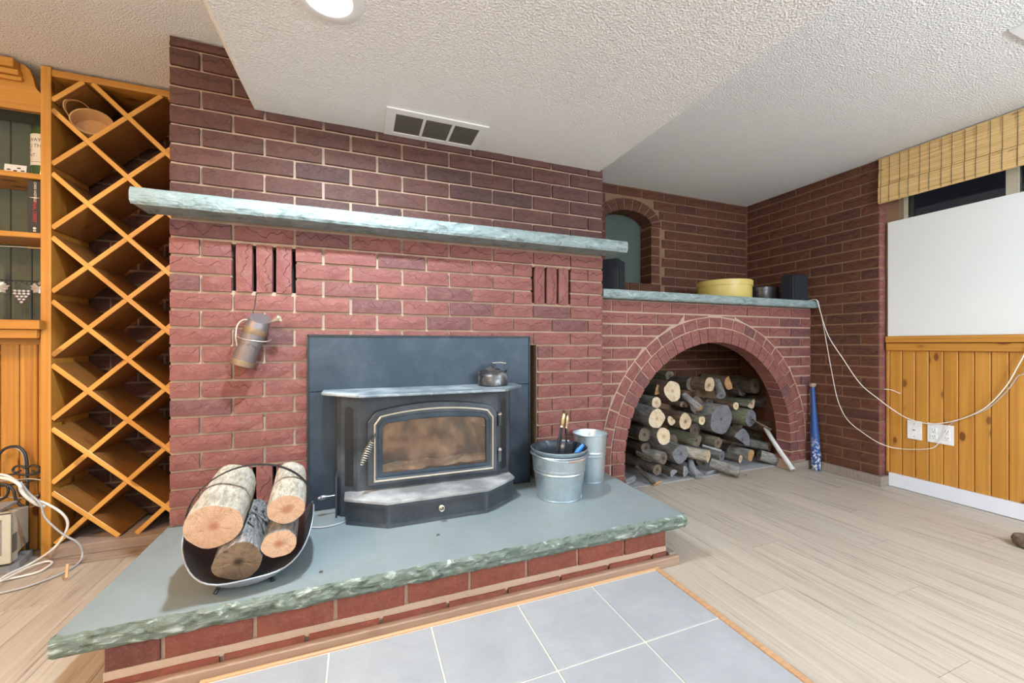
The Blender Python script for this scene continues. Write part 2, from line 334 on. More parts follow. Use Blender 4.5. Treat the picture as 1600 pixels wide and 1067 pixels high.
# ------------------------------------------------------------------ mesh helpers
class MB:
    def __init__(s): s.v = []; s.f = []; s.mi = []
    def add(s, vs, fs, mi=0):
        o = len(s.v); s.v += [tuple(p) for p in vs]; s.f += [tuple(i + o for i in f) for f in fs]; s.mi += [mi] * len(fs); return s
    def box(s, x0, x1, y0, y1, z0, z1, mat=None, mi=0):
        vs = [Vector(p) for p in ((x0, y0, z0), (x1, y0, z0), (x1, y1, z0), (x0, y1, z0), (x0, y0, z1), (x1, y0, z1), (x1, y1, z1), (x0, y1, z1))]
        if mat is not None: vs = [mat @ p for p in vs]
        return s.add(vs, [(0, 3, 2, 1), (4, 5, 6, 7), (0, 1, 5, 4), (1, 2, 6, 5), (2, 3, 7, 6), (3, 0, 4, 7)], mi)
    def prism(s, poly, z0, z1, mi=0):
        n = len(poly)
        return s.add([(x, y, z0) for x, y in poly] + [(x, y, z1) for x, y in poly],
                     [tuple(range(n))[::-1], tuple(range(n, 2 * n))] + [(i, (i + 1) % n, n + (i + 1) % n, n + i) for i in range(n)], mi)
    def prismy(s, poly, y0, y1, mi=0):   # poly in (x,z), extruded along y
        n = len(poly)
        return s.add([(x, y0, z) for x, z in poly] + [(x, y1, z) for x, z in poly],
                     [tuple(range(n)), tuple(range(n, 2 * n))[::-1]] + [((i + 1) % n, i, n + i, n + (i + 1) % n) for i in range(n)], mi)
    def ringy(s, A, B, y0, y1):          # ring between outlines A (outer) and B (inner) in (x,z)
        n = len(A); vs = [(x, y0, z) for x, z in A] + [(x, y0, z) for x, z in B] + [(x, y1, z) for x, z in A] + [(x, y1, z) for x, z in B]
        fs = []
        for i in range(n):
            j = (i + 1) % n
            fs += [(i, j, n + j, n + i), (2 * n + j, 2 * n + i, 3 * n + i, 3 * n + j), (j, i, 2 * n + i, 2 * n + j), (n + i, n + j, 3 * n + j, 3 * n + i)]
        return s.add(vs, fs)
    def lathe(s, prof, n=32, o=(0, 0, 0), mat=None, mi=0):
        vs = []; fs = []; o = Vector(o)
        for r, z in prof:
            for i in range(n):
                a = 2 * PI * i / n; p = Vector((r * math.cos(a), r * math.sin(a), z))
                vs.append((mat @ p) if mat is not None else p + o)
        for k in range(len(prof) - 1):
            for i in range(n):
                j = (i + 1) % n; fs.append((k * n + i, k * n + j, (k + 1) * n + j, (k + 1) * n + i))
        return s.add(vs, fs, mi)
    def tube(s, pts, r, n=6, cap=True, closed=False, rr=None):
        pts = [Vector(p) for p in pts]; m = len(pts); vs = []; fs = []; up = None
        for i, p in enumerate(pts):
            a = pts[i - 1] if (i or closed) else p; b = pts[(i + 1) % m] if (i < m - 1 or closed) else p
            t = (b - a).normalized()
            if up is None:
                up = t.orthogonal().normalized()
            else:
                up = (up - t * up.dot(t)); up = up.normalized() if up.length > 1e-6 else t.orthogonal().normalized()
            q = t.cross(up); ri = rr[i] if rr else r
            for k in range(n):
                an = 2 * PI * k / n; vs.append(p + (up * math.cos(an) + q * math.sin(an)) * ri)
        for i in range(m - 1 if not closed else m):
            i2 = (i + 1) % m
            for k in range(n):
                j = (k + 1) % n; fs.append((i * n + k, i * n + j, i2 * n + j, i2 * n + k))
        if cap and not closed: fs += [tuple(range(n))[::-1], tuple(range((m - 1) * n, m * n))]
        return s.add(vs, fs)
    def mesh(s, name, mats, smooth=False):
        me = bpy.data.meshes.new(name); me.from_pydata(s.v, [], s.f)
        for m in (mats if isinstance(mats, (list, tuple)) else [mats]): me.materials.append(m)
        if any(s.mi): me.polygons.foreach_set('material_index', s.mi)
        if smooth: me.polygons.foreach_set('use_smooth', [True] * len(s.f))
        me.update()
        return me
def smooth_path(pts, sub=6):
    pts = [Vector(p) for p in pts]; out = []
    for i in range(len(pts) - 1):
        p0 = pts[max(i - 1, 0)]; p1 = pts[i]; p2 = pts[i + 1]; p3 = pts[min(i + 2, len(pts) - 1)]
        for k in range(sub):
            t = k / sub
            out.append(0.5 * ((2 * p1) + (p2 - p0) * t + (2 * p0 - 5 * p1 + 4 * p2 - p3) * t * t + (3 * p1 - p0 - 3 * p2 + p3) * t ** 3))
    out.append(pts[-1]); return out
def link(name, me, parent=None, mtx=None):
    o = bpy.data.objects.new(name, me); COL.objects.link(o)
    if mtx is not None: o.matrix_world = mtx
    if parent is not None:
        o.parent = parent; o.matrix_parent_inverse = PINV.get(parent.name, Matrix())
    return o
PINV = {}
def obj(name, mb, mats, parent=None, smooth=False, **props):
    o = link(name, mb.mesh(name, mats, smooth), parent)
    for k, v in props.items(): o[k] = v
    if smooth and smooth != 'all':
        try: o.data.set_sharp_from_angle(angle=math.radians(38))
        except Exception: pass
    return o
def thing(name, label, cat, loc=(0, 0, 0), group=None):
    o = bpy.data.objects.new(name, None); COL.objects.link(o); o.empty_display_size = 0.05
    o.location = loc; o['label'] = label; o['category'] = cat
    PINV[o.name] = Matrix.Translation(Vector(loc)).inverted()
    if group: o['group'] = group
    return o
def tag(o, label, cat, group=None):
    o['label'] = label; o['category'] = cat
    if group: o['group'] = group
    return o
def struct(name, mb, mats, **k):
    o = obj(name, mb, mats, **k); o['kind'] = 'structure'; return o
def bevel(o, wd, seg=2):
    m = o.modifiers.new('bevel', 'BEVEL'); m.width = wd; m.segments = seg; m.limit_method = 'ANGLE'; return o

# ------------------------------------------------------------------ bricks
_bc = {}
def brick_mesh(w, h, mats, var, depth=0.035, rough=1.0):
    key = (round(w, 3), round(h, 3), mats.name, var, depth)
    if key in _bc: return _bc[key]
    me = quad_mesh([(-w / 2, -h / 2), (w / 2, -h / 2), (w / 2, h / 2), (-w / 2, h / 2)], depth, mats, var, rough)
    _bc[key] = me; return me
def quad_mesh(c, depth, mats, seed, rough=1.0):
    nx, nz = 4, 2; vs = []; fs = []
    for j in range(nz + 1):
        for i in range(nx + 1):
            s, t = i / nx, j / nz
            x = (c[0][0] * (1 - s) + c[1][0] * s) * (1 - t) + (c[3][0] * (1 - s) + c[2][0] * s) * t
            z = (c[0][1] * (1 - s) + c[1][1] * s) * (1 - t) + (c[3][1] * (1 - s) + c[2][1] * s) * t
            edge = i in (0, nx) or j in (0, nz)
            nn = noise.noise(Vector((x * 25 + seed * 9.1, z * 40, seed * 3.7)))
            y = (0.0025 if edge else -0.001) + nn * 0.0035 * rough
            if edge:
                jx = noise.noise(Vector((z * 60, x * 60, seed * 5.3))) * 0.0022 * rough
                if i in (0, nx): x += jx
                if j in (0, nz): z += jx
            vs.append((x, y, z))
    for j in range(nz):
        for i in range(nx):
            a = j * (nx + 1) + i; fs.append((a, a + 1, a + nx + 2, a + nx + 1))
    b0 = [i for i in range(nx + 1)] + [(j) * (nx + 1) + nx for j in range(1, nz + 1)] + [nz * (nx + 1) + i for i in range(nx - 1, -1, -1)] + [j * (nx + 1) for j in range(nz - 1, 0, -1)]
    o = len(vs)
    for k in b0: vs.append((vs[k][0], depth, vs[k][2]))
    n = len(b0)
    for k in range(n):
        k2 = (k + 1) % n; fs.append((b0[k2], b0[k], o + k, o + k2))
    me = bpy.data.meshes.new('brick'); me.from_pydata(vs, [], fs); me.materials.append(mats); me.update()
    return me
def put_brick(parent, me, p, rotz=0.0, roll=0.0):
    m = Matrix.Translation(p) @ Matrix.Rotation(rotz, 4, 'Z') @ Matrix.Rotation(roll, 4, 'Y')
    return link('brick', me, parent, m)
J = 0.012
def front_brick(parent, x0, x1, z0, z1, Y, mat, depth=0.035, out=0.0):
    w, h = x1 - x0 - J, z1 - z0 - J
    if w < 0.032 or h < 0.012: return
    put_brick(parent, brick_mesh(w, h, mat, R.randrange(4), depth), Vector(((x0 + x1) / 2, Y - out - R.random() * 0.003, (z0 + z1) / 2)))
def side_brick(parent, y0, y1, z0, z1, X, mat):       # face looks to -X
    w, h = y1 - y0 - J, z1 - z0 - J
    if w < 0.015 or h < 0.012: return
    put_brick(parent, brick_mesh(w, h, mat, R.randrange(4)), Vector((X - R.random() * 0.003, (y0 + y1) / 2, (z0 + z1) / 2)), -PI / 2)
def clip_rows(edges, holes, z0, z1):
    segs = list(zip(edges[:-1], edges[1:])); out = []
    for a, b in segs:
        parts = [(a, b)]
        for hx0, hx1, hz0, hz1 in holes:
            if z1 <= hz0 + 0.02 or z0 >= hz1 - 0.02: continue
            nw = []
            for p, q in parts:
                if q <= hx0 + 1e-4 or p >= hx1 - 1e-4: nw.append((p, q)); continue
                if p < hx0: nw.append((p, hx0))
                if q > hx1: nw.append((hx1, q))
            parts = nw
        out += parts
    return out
def rect_minus(x0, x1, z0, z1, holes):
    xs = sorted({x0, x1} | {min(max(v, x0), x1) for h in holes for v in h[:2]})
    zs = sorted({z0, z1} | {min(max(v, z0), z1) for h in holes for v in h[2:]})
    out = []
    for a, b in zip(xs[:-1], xs[1:]):
        for c, d in zip(zs[:-1], zs[1:]):
            mx, mz = (a + b) / 2, (c + d) / 2
            if not any(h[0] < mx < h[1] and h[2] < mz < h[3] for h in holes): out.append((a, b, c, d))
    return out

# ================================================================== ROOM SHELL
XR = 3.45; XW = 3.53; XL = -3.2; YB = -3.2
# floor: base board everywhere, real planks where the photo shows them
fl = struct('floor', MB().box(XL, 3.75, YB, 2.95, -0.06, -0.006), M['floor'])
PW = 0.182; PLN = 1.22
k = 0; x = -2.38
while x < 3.75 - 0.05:
    off = (k * 0.47) % PLN
    y = 0.02 - off
    while y < 2.95:
        a, b = max(y, -0.35), min(y + PLN, 2.95)
        if b - a > 0.05 and not (-0.35 < x < 1.0 and b < 1.40 and a > 0):
            me = MB().box(-PW / 2 + 0.0007, PW / 2 - 0.0007, -(b - a) / 2 + 0.0007, (b - a) / 2 - 0.0007, -0.006, 0.0).mesh('plank', M['floor'])
            link('plank', me, fl, Matrix.Translation((x + PW / 2, (a + b) / 2, 0)))
        y += PLN
    x += PW; k += 1
# ceilings
struct('ceiling', MB().box(XL, 3.75, YB, 2.95, CEIL, CEIL + 0.08), M['ceiling'])
sof = struct('ceiling_soffit', MB(), M['ceiling']) if False else None
mb = MB()
lx, ly = LIGHTS[0][0], LIGHTS[0][1]
poly = [(-0.557, CEIL), (-0.438, SOF), (1.379, SOF), (1.379, CEIL)]
hole_r = 0.066
y0s, y1s = YB, 2.0995
# soffit skin: underside with a round hole for the light in view
mb.add([(-0.557, y0s, CEIL), (-0.438, y0s, SOF), (-0.438, y1s, SOF), (-0.557, y1s, CEIL)], [(0, 1, 2, 3)])
mb.add([(1.379, y0s, SOF), (1.379, y0s, CEIL), (1.379, y1s, CEIL), (1.379, y1s, SOF)], [(0, 1, 2, 3)])
mb.add([(-0.557, y1s, CEIL), (-0.438, y1s, SOF), (1.379, y1s, SOF), (1.379, y1s, CEIL)], [(0, 1, 2, 3)])
def holed(mb, x0, x1, y0, y1, z, cx, cy, r, n=32):
    sq = []
    for i in range(n):
        a = 2 * PI * i / n; c, s_ = math.cos(a), math.sin(a); t = 1 / max(abs(c), abs(s_)); q = 0.2
        sq.append((cx + c * t * q, cy + s_ * t * q))
    ci = [(cx + r * math.cos(2 * PI * i / n), cy + r * math.sin(2 * PI * i / n)) for i in range(n)]
    mb.add([(a, b, z) for a, b in sq] + [(a, b, z) for a, b in ci], [(i, n + i, n + (i + 1) % n, (i + 1) % n) for i in range(n)])
    for (a, b, c_, d) in rect_minus(x0, x1, y0, y1, [(cx - 0.2, cx + 0.2, cy - 0.2, cy + 0.2)]):
        mb.add([(a, c_, z), (a, d, z), (b, d, z), (b, c_, z)], [(0, 1, 2, 3)])
holed(mb, -0.438, 1.379, y0s, y1s, SOF, lx, ly, hole_r)
struct('trim_1', mb, M['ceiling'])
# walls
holes_a = [(1.87, 2.334, 1.52, 2.0)]
mb = MB()
YA = 2.752; ZS, ZA = 2.0, 2.115; NX0, NX1 = 1.866, 2.334; ncx = (NX0 + NX1) / 2; nhw = (NX1 - NX0) / 2
def niche_z(x): return ZS + (ZA - ZS) * math.sqrt(max(0, 1 - ((x - ncx) / nhw) ** 2))
for (a, b, c, d) in rect_minus(1.40, XR + 0.1, -0.01, CEIL, [(NX0, NX1, 1.515, CEIL)]): mb.box(a, b, YA + 0.008, YA + 0.16, c, d)
nn = 24
for i in range(nn):
    a = NX0 + (NX1 - NX0) * i / nn; b = NX0 + (NX1 - NX0) * (i + 1) / nn
    zz = max(niche_z(a), niche_z(b)) + 0.006
    mb.box(a, b, YA + 0.008, YA + 0.16, zz, CEIL)
wa = struct('wall_alcove', mb, M['mortar_dark'])
obj('niche_panel', MB().box(NX0 - 0.04, NX1 + 0.04, YA + 0.146, YA + 0.17, 1.4, 2.2), M['niche'], wa)
# alcove wall bricks
z = 0.60; r = 0
def alc_rows():
    z0 = 1.345 - 0.0805 * 9; r = 0; rows = []
    while z0 < CEIL - 0.02:
        rows.append((z0, min(z0 + 0.0805, CEIL), r)); z0 += 0.0805; r += 1
    return rows
for z0, z1, r in alc_rows():
    if 1.02 < z0 < 1.33: continue
    e0 = 2.714 + (0.12 if r % 2 else 0); ed = sorted([e0 + 0.24 * q for q in range(-6, 4) if 1.42 < e0 + 0.24 * q < XR - 0.04] + [1.411, XR])
    holes = []
    if z1 > 1.46:
        hw = nhw + 0.105; top = ZA + 0.105
        zm = (z0 + z1) / 2
        if zm < ZS: holes = [(ncx - hw, ncx + hw, 0, 9)]
        elif zm < top:
            q = hw * math.sqrt(max(0, 1 - ((z0 + 0.02 - ZS) / (top - ZS)) ** 2)) if z0 + 0.02 > ZS else hw
            holes = [(ncx - q, ncx + q, 0, 9)]
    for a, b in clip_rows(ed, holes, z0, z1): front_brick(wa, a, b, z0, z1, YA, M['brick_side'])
# niche jamb, sill and arch bricks
zz = 1.52
while zz < ZS - 0.03:
    for (a, b) in ((NX1, NX1 + 0.1), (NX0 - 0.1, NX0)):
        w_, h_ = b - a - J, 0.080 - J
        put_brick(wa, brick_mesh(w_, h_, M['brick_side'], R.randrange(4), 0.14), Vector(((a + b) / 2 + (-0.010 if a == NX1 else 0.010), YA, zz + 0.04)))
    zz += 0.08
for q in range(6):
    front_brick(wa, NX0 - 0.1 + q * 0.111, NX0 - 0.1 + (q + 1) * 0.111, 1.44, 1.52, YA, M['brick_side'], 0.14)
nv = 11
for q in range(nv):
    a0 = PI * q / nv; a1 = PI * (q + 1) / nv
    def pt(a, e): return Vector((ncx + (nhw + e) * math.cos(a), ZS + (ZA - ZS + e) * math.sin(a)))
    ga = 0.025
    cs = [pt(a0 + ga, 0.003), pt(a0 + ga * 0.8, 0.1), pt(a1 - ga * 0.8, 0.1), pt(a1 - ga, 0.003)]
    c0 = sum(cs, Vector((0, 0))) / 4
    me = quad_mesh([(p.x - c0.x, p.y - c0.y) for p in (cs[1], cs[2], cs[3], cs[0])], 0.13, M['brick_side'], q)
    me.flip_normals()
    put_brick(wa, me, Vector((c0.x, YA, c0.y)))

# right wall: brick pier, then pine and window
mb = MB(); mb.box(XR + 0.008, XR + 0.25, 1.715, 2.9, -0.01, CEIL)
# window wall with opening
for (a, b, c, d) in rect_minus(YB, 1.715, -0.01, CEIL, [(-0.4, 1.64, 1.25, 2.22)]): mb.box(XW, XW + 0.2, a, b, c, d)
wr = struct('wall_right', mb, [M['mortar_dark']])
z0 = 0.055; r = 0
while z0 < CEIL - 0.02:
    z1 = min(z0 + 0.0785, CEIL)
    off = 0.0 if r % 2 else 0.115
    ed = sorted([1.712] + [1.712 + off + 0.235 * q for q in range(0, 6) if 1.73 < 1.712 + off + 0.235 * q < 2.72] + [2.748])
    for a, b in zip(ed[:-1], ed[1:]):
        if a > 2.17 and z0 < 1.33: continue
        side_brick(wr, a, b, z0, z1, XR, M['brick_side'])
    # return face of the pier
    w_, h_ = 0.075, z1 - z0 - J
    if h_ > 0.02: put_brick(wr, brick_mesh(w_, h_, M['brick'], R.randrange(4)), Vector((XR + 0.043, 1.712 - R.random() * 0.003, (z0 + z1) / 2)))
    z0 += 0.0785; r += 1
# back wall behind the rack and bookcase
mb = MB().box(XL, -0.7, 2.858, 2.95, -0.01, CEIL)
wb = struct('wall_back', mb, M['mortar_dark'])
z0 = 0.0; r = 0
while z0 < CEIL - 0.02:
    z1 = min(z0 + 0.0785, CEIL); off = 0.12 if r % 2 else 0
    ed = sorted([-1.40] + [-1.40 + off + 0.24 * q for q in range(0, 4) if -1.38 < -1.40 + off + 0.24 * q < -0.78] + [-0.755])
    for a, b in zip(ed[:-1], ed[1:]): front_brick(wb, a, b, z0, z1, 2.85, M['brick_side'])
    z0 += 0.0785; r += 1
struct('wall_left', MB().box(XL - 0.1, XL, YB, 2.95, -0.01, CEIL), M['plaster'])
struct('wall_rear', MB().box(XL, 3.75, YB - 0.1, YB, -0.01, CEIL), M['plaster'])

# ================================================================== CHIMNEY BREAST
CX0, CX1, CY = -0.755, 1.411, 2.10
ch = thing('brick_chimney_breast', 'wide red rock-faced brick chimney breast around the black stove', 'fireplace', (0.33, 2.1, 0))
PT = 0.0773; ZH = 0.223
SOL = (-0.5226, -0.2796); SOR = (0.935, 1.178)
HO = (-0.19, 0.964, 0.0, 0.996)
hol = [HO, (SOL[0] - 0.008, SOL[1] + 0.008, ZH + 13 * PT + 0.012, ZH + 16 * PT - 0.012), (SOR[0] - 0.008, SOR[1] + 0.008, ZH + 13 * PT + 0.012, ZH + 16 * PT - 0.012),
       (SOL[0] - 0.008, SOL[1] + 0.008, ZH + 0.012, ZH + 3 * PT - 0.012)]
mb = MB()
for (a, b, c, d) in rect_minus(CX0 + 0.006, CX1 - 0.006, 0.2215, CEIL, hol): mb.box(a, b, CY + 0.014, CY + 0.10, c, d)
for (a, b, c, d) in rect_minus(CX0 + 0.006, CX1 - 0.006, 0.2215, CEIL, [HO]): mb.box(a, b, CY + 0.10, CY + 0.35, c, d)
mb.box(CX0 + 0.006, CX1 - 0.006, CY + 0.35, 2.85, 0.2215, CEIL).box(CX0 + 0.006, CX1 - 0.006, 2.37, 2.85, 0, 0.2215)
obj('mortar', mb, M['mortar'], ch)
mb = MB()
for hh in hol[1:]: mb.box(hh[0], hh[1], CY + 0.085, CY + 0.099, hh[2], hh[3])
mb.box(HO[0], HO[1], CY + 0.33, CY + 0.345, 0.22, 0.99)
obj('cavity_lining', mb, M['cavity_dark'], ch)  # near-black backs of the vent slots and stove opening
evenE = [CX0] + [-0.5226 + 0.243 * q for q in range(8)] + [CX1]
oddE = [CX0, -0.64] + [-0.401 + 0.243 * q for q in range(8)] + [CX1]
def chim_row(zi, z0, z1, par, mat, hs, depth=0.035):
    ed = evenE if par == 0 else oddE
    if par and hs:
        ed = sorted(set(ed) | {v for h in hs if h[0] < -0.4 or h[0] > 0.9 for v in h[:2]})
    for a, b in clip_rows(ed, hs, z0, z1): front_brick(ch, a, b, z0, z1, CY, mat, depth)
for i in range(17):
    z0 = ZH + i * PT; hs = []
    if i < 10: hs.append((-0.19, 0.964, 0, 9))
    if i in (13, 14, 15): hs += [(SOL[0], SOL[1], 0, 9), (SOR[0], SOR[1], 0, 9)]
    if i in (0, 1, 2): hs.append((SOL[0], SOL[1], 0, 9))
    chim_row(i, z0, z0 + PT, i % 2, M['brick'], hs)
z0 = 1.612; i = 0
while z0 < CEIL - 0.02:
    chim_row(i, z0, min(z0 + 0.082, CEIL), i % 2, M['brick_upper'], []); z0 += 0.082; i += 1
# upright vent bricks with dark slots between
for (sx, zb) in ((SOL, ZH + 13 * PT), (SOR, ZH + 13 * PT), (SOL, ZH)):
    hh = 3 * PT - J - 0.004
    for q in range(3):
        xc = sx[0] + 0.043 + q * 0.0785
        put_brick(ch, brick_mesh(hh, 0.062, M['brick'], q), Vector((xc, CY - 0.002, zb + 1.5 * PT)), 0, PI / 2)
# reveal bricks on the right cheek of the stove opening (faces -X)
for i in range(10):
    z0 = ZH + i * PT
    put_brick(ch, brick_mesh(0.10, PT - J, M['brick_upper'], i % 4), Vector((0.966, CY + 0.062, z0 + PT / 2)), -PI / 2)

# ================================================================== MANTEL, SHELF, HEARTH slabs
def slab(name, x0, x1, y0, y1, z0, z1, mats, label, cat, amp=0.012, nseg=150, ends=True, sd=1.0, nzv=7):
    t = thing(name, label, cat, ((x0 + x1) / 2, (y0 + y1) / 2, z0))
    path = []
    ne = max(6, int(nseg * (y1 - y0) / (x1 - x0)))
    if ends:
        for i in range(ne): path.append((x0, y1 + (y0 - y1) * i / ne, -1, 0))
    for i in range(nseg + 1): path.append((x0 + (x1 - x0) * i / nseg, y0, 0, -1))
    if ends:
        for i in range(1, ne + 1): path.append((x1, y0 + (y1 - y0) * i / ne, 1, 0))
    if not ends: path = [(x0, y1, 0, 0)] + path + [(x1, y1, 0, 0)]
    vs = []; fs = []; n = len(path)
    for (px, py, nx, ny) in path:
        for j in range(nzv):
            tt = j / (nzv - 1); zq = z0 + (z1 - z0) * tt
            d = noise.noise(Vector((px * 18 * sd, py * 18 * sd, zq * 34))) * 0.45 + noise.noise(Vector((px * 44 * sd, py * 44, zq * 70 + 9))) * 0.6
            d *= 1.0 if ny else 0.35
            d = d * amp - (0.006 if j in (0, nzv - 1) else 0) + math.sin(tt * PI) * 0.004
            cxn = 0
            vs.append((px + nx * d, py + ny * d, zq))
    for i in range(n - 1):
        for j in range(nzv - 1):
            a = i * nzv + j; fs.append((a, a + nzv, a + nzv + 1, a + 1))
    me = MB(); me.add(vs, fs)
    obj('split_edge', me, mats[1], t)
    tp = MB(); tv = [vs[i * nzv + nzv - 1] for i in range(n)]; bt = [vs[i * nzv] for i in range(n)]
    q_ = 0.02; ix0, ix1, iy0 = (x0 + q_, x1 - q_, y0 + q_) if ends else (x0, x1, y0 + q_)
    for ring, zz, fl_ in ((tv, z1, False), (bt, z0, True)):
        inn = [((ix0 if nx < 0 else ix1 if nx > 0 else min(max(px, ix0), ix1)), (iy0 if ny else min(max(py, iy0), y1)), zz) for (px, py, nx, ny) in path]
        ff = [(i, i + 1, n + i + 1, n + i) for i in range(n - 1)]
        tp.add(list(ring) + inn, [f[::-1] for f in ff] if fl_ else ff)
        f4 = (0, 1, 2, 3)
        tp.add([(ix0, iy0, zz), (ix1, iy0, zz), (ix1, y1, zz), (ix0, y1, zz)], [f4[::-1] if fl_ else f4])
    tp.add([tv[0], tv[-1], bt[-1], bt[0]], [(0, 3, 2, 1)])
    obj('stone_face', tp, mats[0], t)
    return t
slab('stone_mantel_shelf', -0.824, 1.487, 1.962, 2.097, 1.545, 1.61, (M['slate_mantel'], M['slate_mantel']),
     'long green-grey slate mantel shelf with chipped front edge across the chimney breast', 'mantel', 0.006, 200)
slab('stone_ledge', 1.418, 3.443, 2.112, 2.745, 1.292, 1.348, (M['slate_mantel'], M['slate_mantel']),
     'green-grey slate ledge over the firewood arch, holding tins and speakers', 'shelf', 0.006, 160, ends=False)
slab('hearth_slab', -0.765, 1.405, 1.425, 2.36, 0.16, 0.22, (M['slate_top'], M['slate_edge']),
     'large grey-green stone hearth slab with rough split edge beneath the stove', 'hearth', 0.012, 380)
hb = thing('hearth_base', 'low red brick base course carrying the stone hearth slab', 'hearth', (0.32, 1.5, 0))
obj('mortar', MB().box(-0.664, 1.308, 1.462, 2.08, 0.0, 0.158).box(-0.664, 1.308, 1.436, 1.463, 0.0, 0.030).box(-0.668, 1.312, 1.453, 1.463, 0.05, 0.080), M['mortar'], hb)
xx = -0.67; i = 0
ed = [-0.67, -0.535] + [-0.535 + 0.231 * q for q in range(1, 8)] + [1.314]
for a, b in zip(ed[:-1], ed[1:]): front_brick(hb, a, b, 0.074, 0.160, 1.452, M['brick_hearth'])
ed = [-0.67] + [-0.62 + 0.231 * q for q in range(1, 9) if -0.62 + 0.231 * q < 1.29] + [1.314]
for a, b in zip(ed[:-1], ed[1:]): front_brick(hb, a, b, 0.000, 0.062, 1.446, M['brick_hearth'])
for z0 in (0.000, 0.084):
    for q in range(3):
        me = brick_mesh(0.2, 0.062, M['brick_hearth'], q)
        put_brick(hb, me, Vector((1.314, 1.56 + q * 0.215, z0 + 0.036)), PI / 2)
        put_brick(hb, me, Vector((-0.67, 1.56 + q * 0.215, z0 + 0.036)), -PI / 2)
bevel(obj('base_board', MB().box(-0.69, 1.36, 1.420, 1.445, 0.0, 0.040), M['hearthtrim'], hb), 0.003)
bevel(obj('base_board', MB().box(1.325, 1.36, 1.445, 2.08, 0.0, 0.045), M['basewood'], hb), 0.003)

# tile pad in front of the hearth
tp = thing('tiled_pad', 'grey square-tiled floor pad edged with pale wood before the hearth', 'tile floor', (0.4, 0.8, 0))
TX0, TX1, TY1, TZ = -0.414, 1.212, 1.405, 0.016
obj('grout', MB().box(TX0, TX1, -0.05, TY1, 0.0005, TZ - 0.0035), M['grout'], tp)
ts = 0.3252
for r in range(5):
    for c in range(5):
        y1 = TY1 - 0.003 - r * 0.3252; y0 = max(y1 - ts, -0.05); x0 = TX0 + c * ts
        me = MB().box(-ts / 2 + 0.003, ts / 2 - 0.003, -(y1 - y0) / 2 + 0.003, (y1 - y0) / 2 - 0.003, -0.006, 0.0).mesh('tile', M['tile'])
        o = link('tile', me, tp, Matrix.Translation((x0 + ts / 2, (y0 + y1) / 2, TZ + R.uniform(-0.0004, 0.0004))))
        bevel(o, 0.0012, 1)
bevel(obj('edging_strip', MB().box(TX0 - 0.02, TX1 + 0.024, TY1, TY1 + 0.014, 0.0, TZ + 0.003), M['tiletrim'], tp), 0.004)
bevel(obj('edging_strip', MB().box(TX1, TX1 + 0.024, -0.05, TY1, 0.0, TZ + 0.003), M['tiletrim'], tp), 0.004)
bevel(obj('edging_strip', MB().box(TX0 - 0.02, TX0, -0.05, TY1, 0.0, TZ + 0.003), M['tiletrim'], tp), 0.004)

# ================================================================== FIREWOOD ARCH WALL
AX, AZ, AR = 2.407, 0.225, 0.79; AY = 2.165
ar = thing('brick_arch_wall', 'low brick wall with a round double-ringed arch open for firewood', 'arch', (AX, AY, 0))
mb = MB()
mb.box(1.417, AX - AR - 0.012, AY + 0.008, AY + 0.115, 0, 1.29); mb.box(AX - AR - 0.02, AX - AR - 0.003, AY + 0.004, AY + 0.115, 0, AZ); mb.box(AX + AR + 0.003, AX + AR + 0.02, AY + 0.004, AY + 0.115, 0, AZ); mb.box(AX + AR + 0.012, 3.442, AY + 0.008, AY + 0.115, 0, 1.29)
n = 72
for i in range(n):
    a = AX - AR - 0.012 + 2 * (AR + 0.012) * i / n; b = AX - AR - 0.012 + 2 * (AR + 0.012) * (i + 1) / n
    q = min(abs(a - AX), abs(b - AX)); q = min(q, AR + 0.011)
    z = AZ + math.sqrt(max(0, (AR + 0.012) ** 2 - q * q))
    mb.box(a, b, AY + 0.008, AY + 0.115, z, 1.29)
n = 60; vs = []
for i in range(n + 1):
    a = PI * i / n
    for r_ in (AR + 0.004, AR + 0.19):
        for y_ in (AY + 0.004, AY + 0.115): vs.append((AX + r_ * math.cos(a), y_, AZ + r_ * math.sin(a)))
mb.add(vs, [(4 * i, 4 * i + 2, 4 * i + 6, 4 * i + 4) for i in range(n)] + [(4 * i, 4 * i + 4, 4 * i + 5, 4 * i + 1) for i in range(n)])
obj('mortar', mb, M['mortar'], ar)
def ringbricks(r0, r1, pitch, a0, a1, depth, mat, gap=0.010, out=0.0, seed=0):
    L = (a1 - a0) * (r0 + r1) / 2; n = max(1, round(L / pitch)); rm = (r0 + r1) / 2
    for i in range(n):
        b0 = a0 + (a1 - a0) * i / n + gap / rm / 2; b1 = a0 + (a1 - a0) * (i + 1) / n - gap / rm / 2; bm = (b0 + b1) / 2
        c0 = Vector((AX + rm * math.cos(bm), AZ + rm * math.sin(bm)))
        # local frame: long axis along x
        P = [Vector((AX + r * math.cos(b), AZ + r * math.sin(b))) - c0 for r, b in ((r0, b1), (r0, b0), (r1, b0), (r1, b1))]
        th = bm - PI / 2
        loc = [(p.x * math.cos(-th) - p.y * math.sin(-th), p.x * math.sin(-th) + p.y * math.cos(-th)) for p in P]
        long_rad = (r1 - r0) > (b1 - b0) * rm * 1.05
        me = quad_mesh(loc, depth, mat, i + seed)
        put_brick(ar, me, Vector((c0.x, AY - out - R.random() * 0.003, c0.y)), 0, -th)
ringbricks(AR, AR + 0.101, 0.0785, 0, PI, 0.12, M['brick'], 0.009, 0.004)
ringbricks(AR + 0.110, AR + 0.178, 0.117, 0, PI, 0.05, M['brick'], 0.009, 0.0, 40)
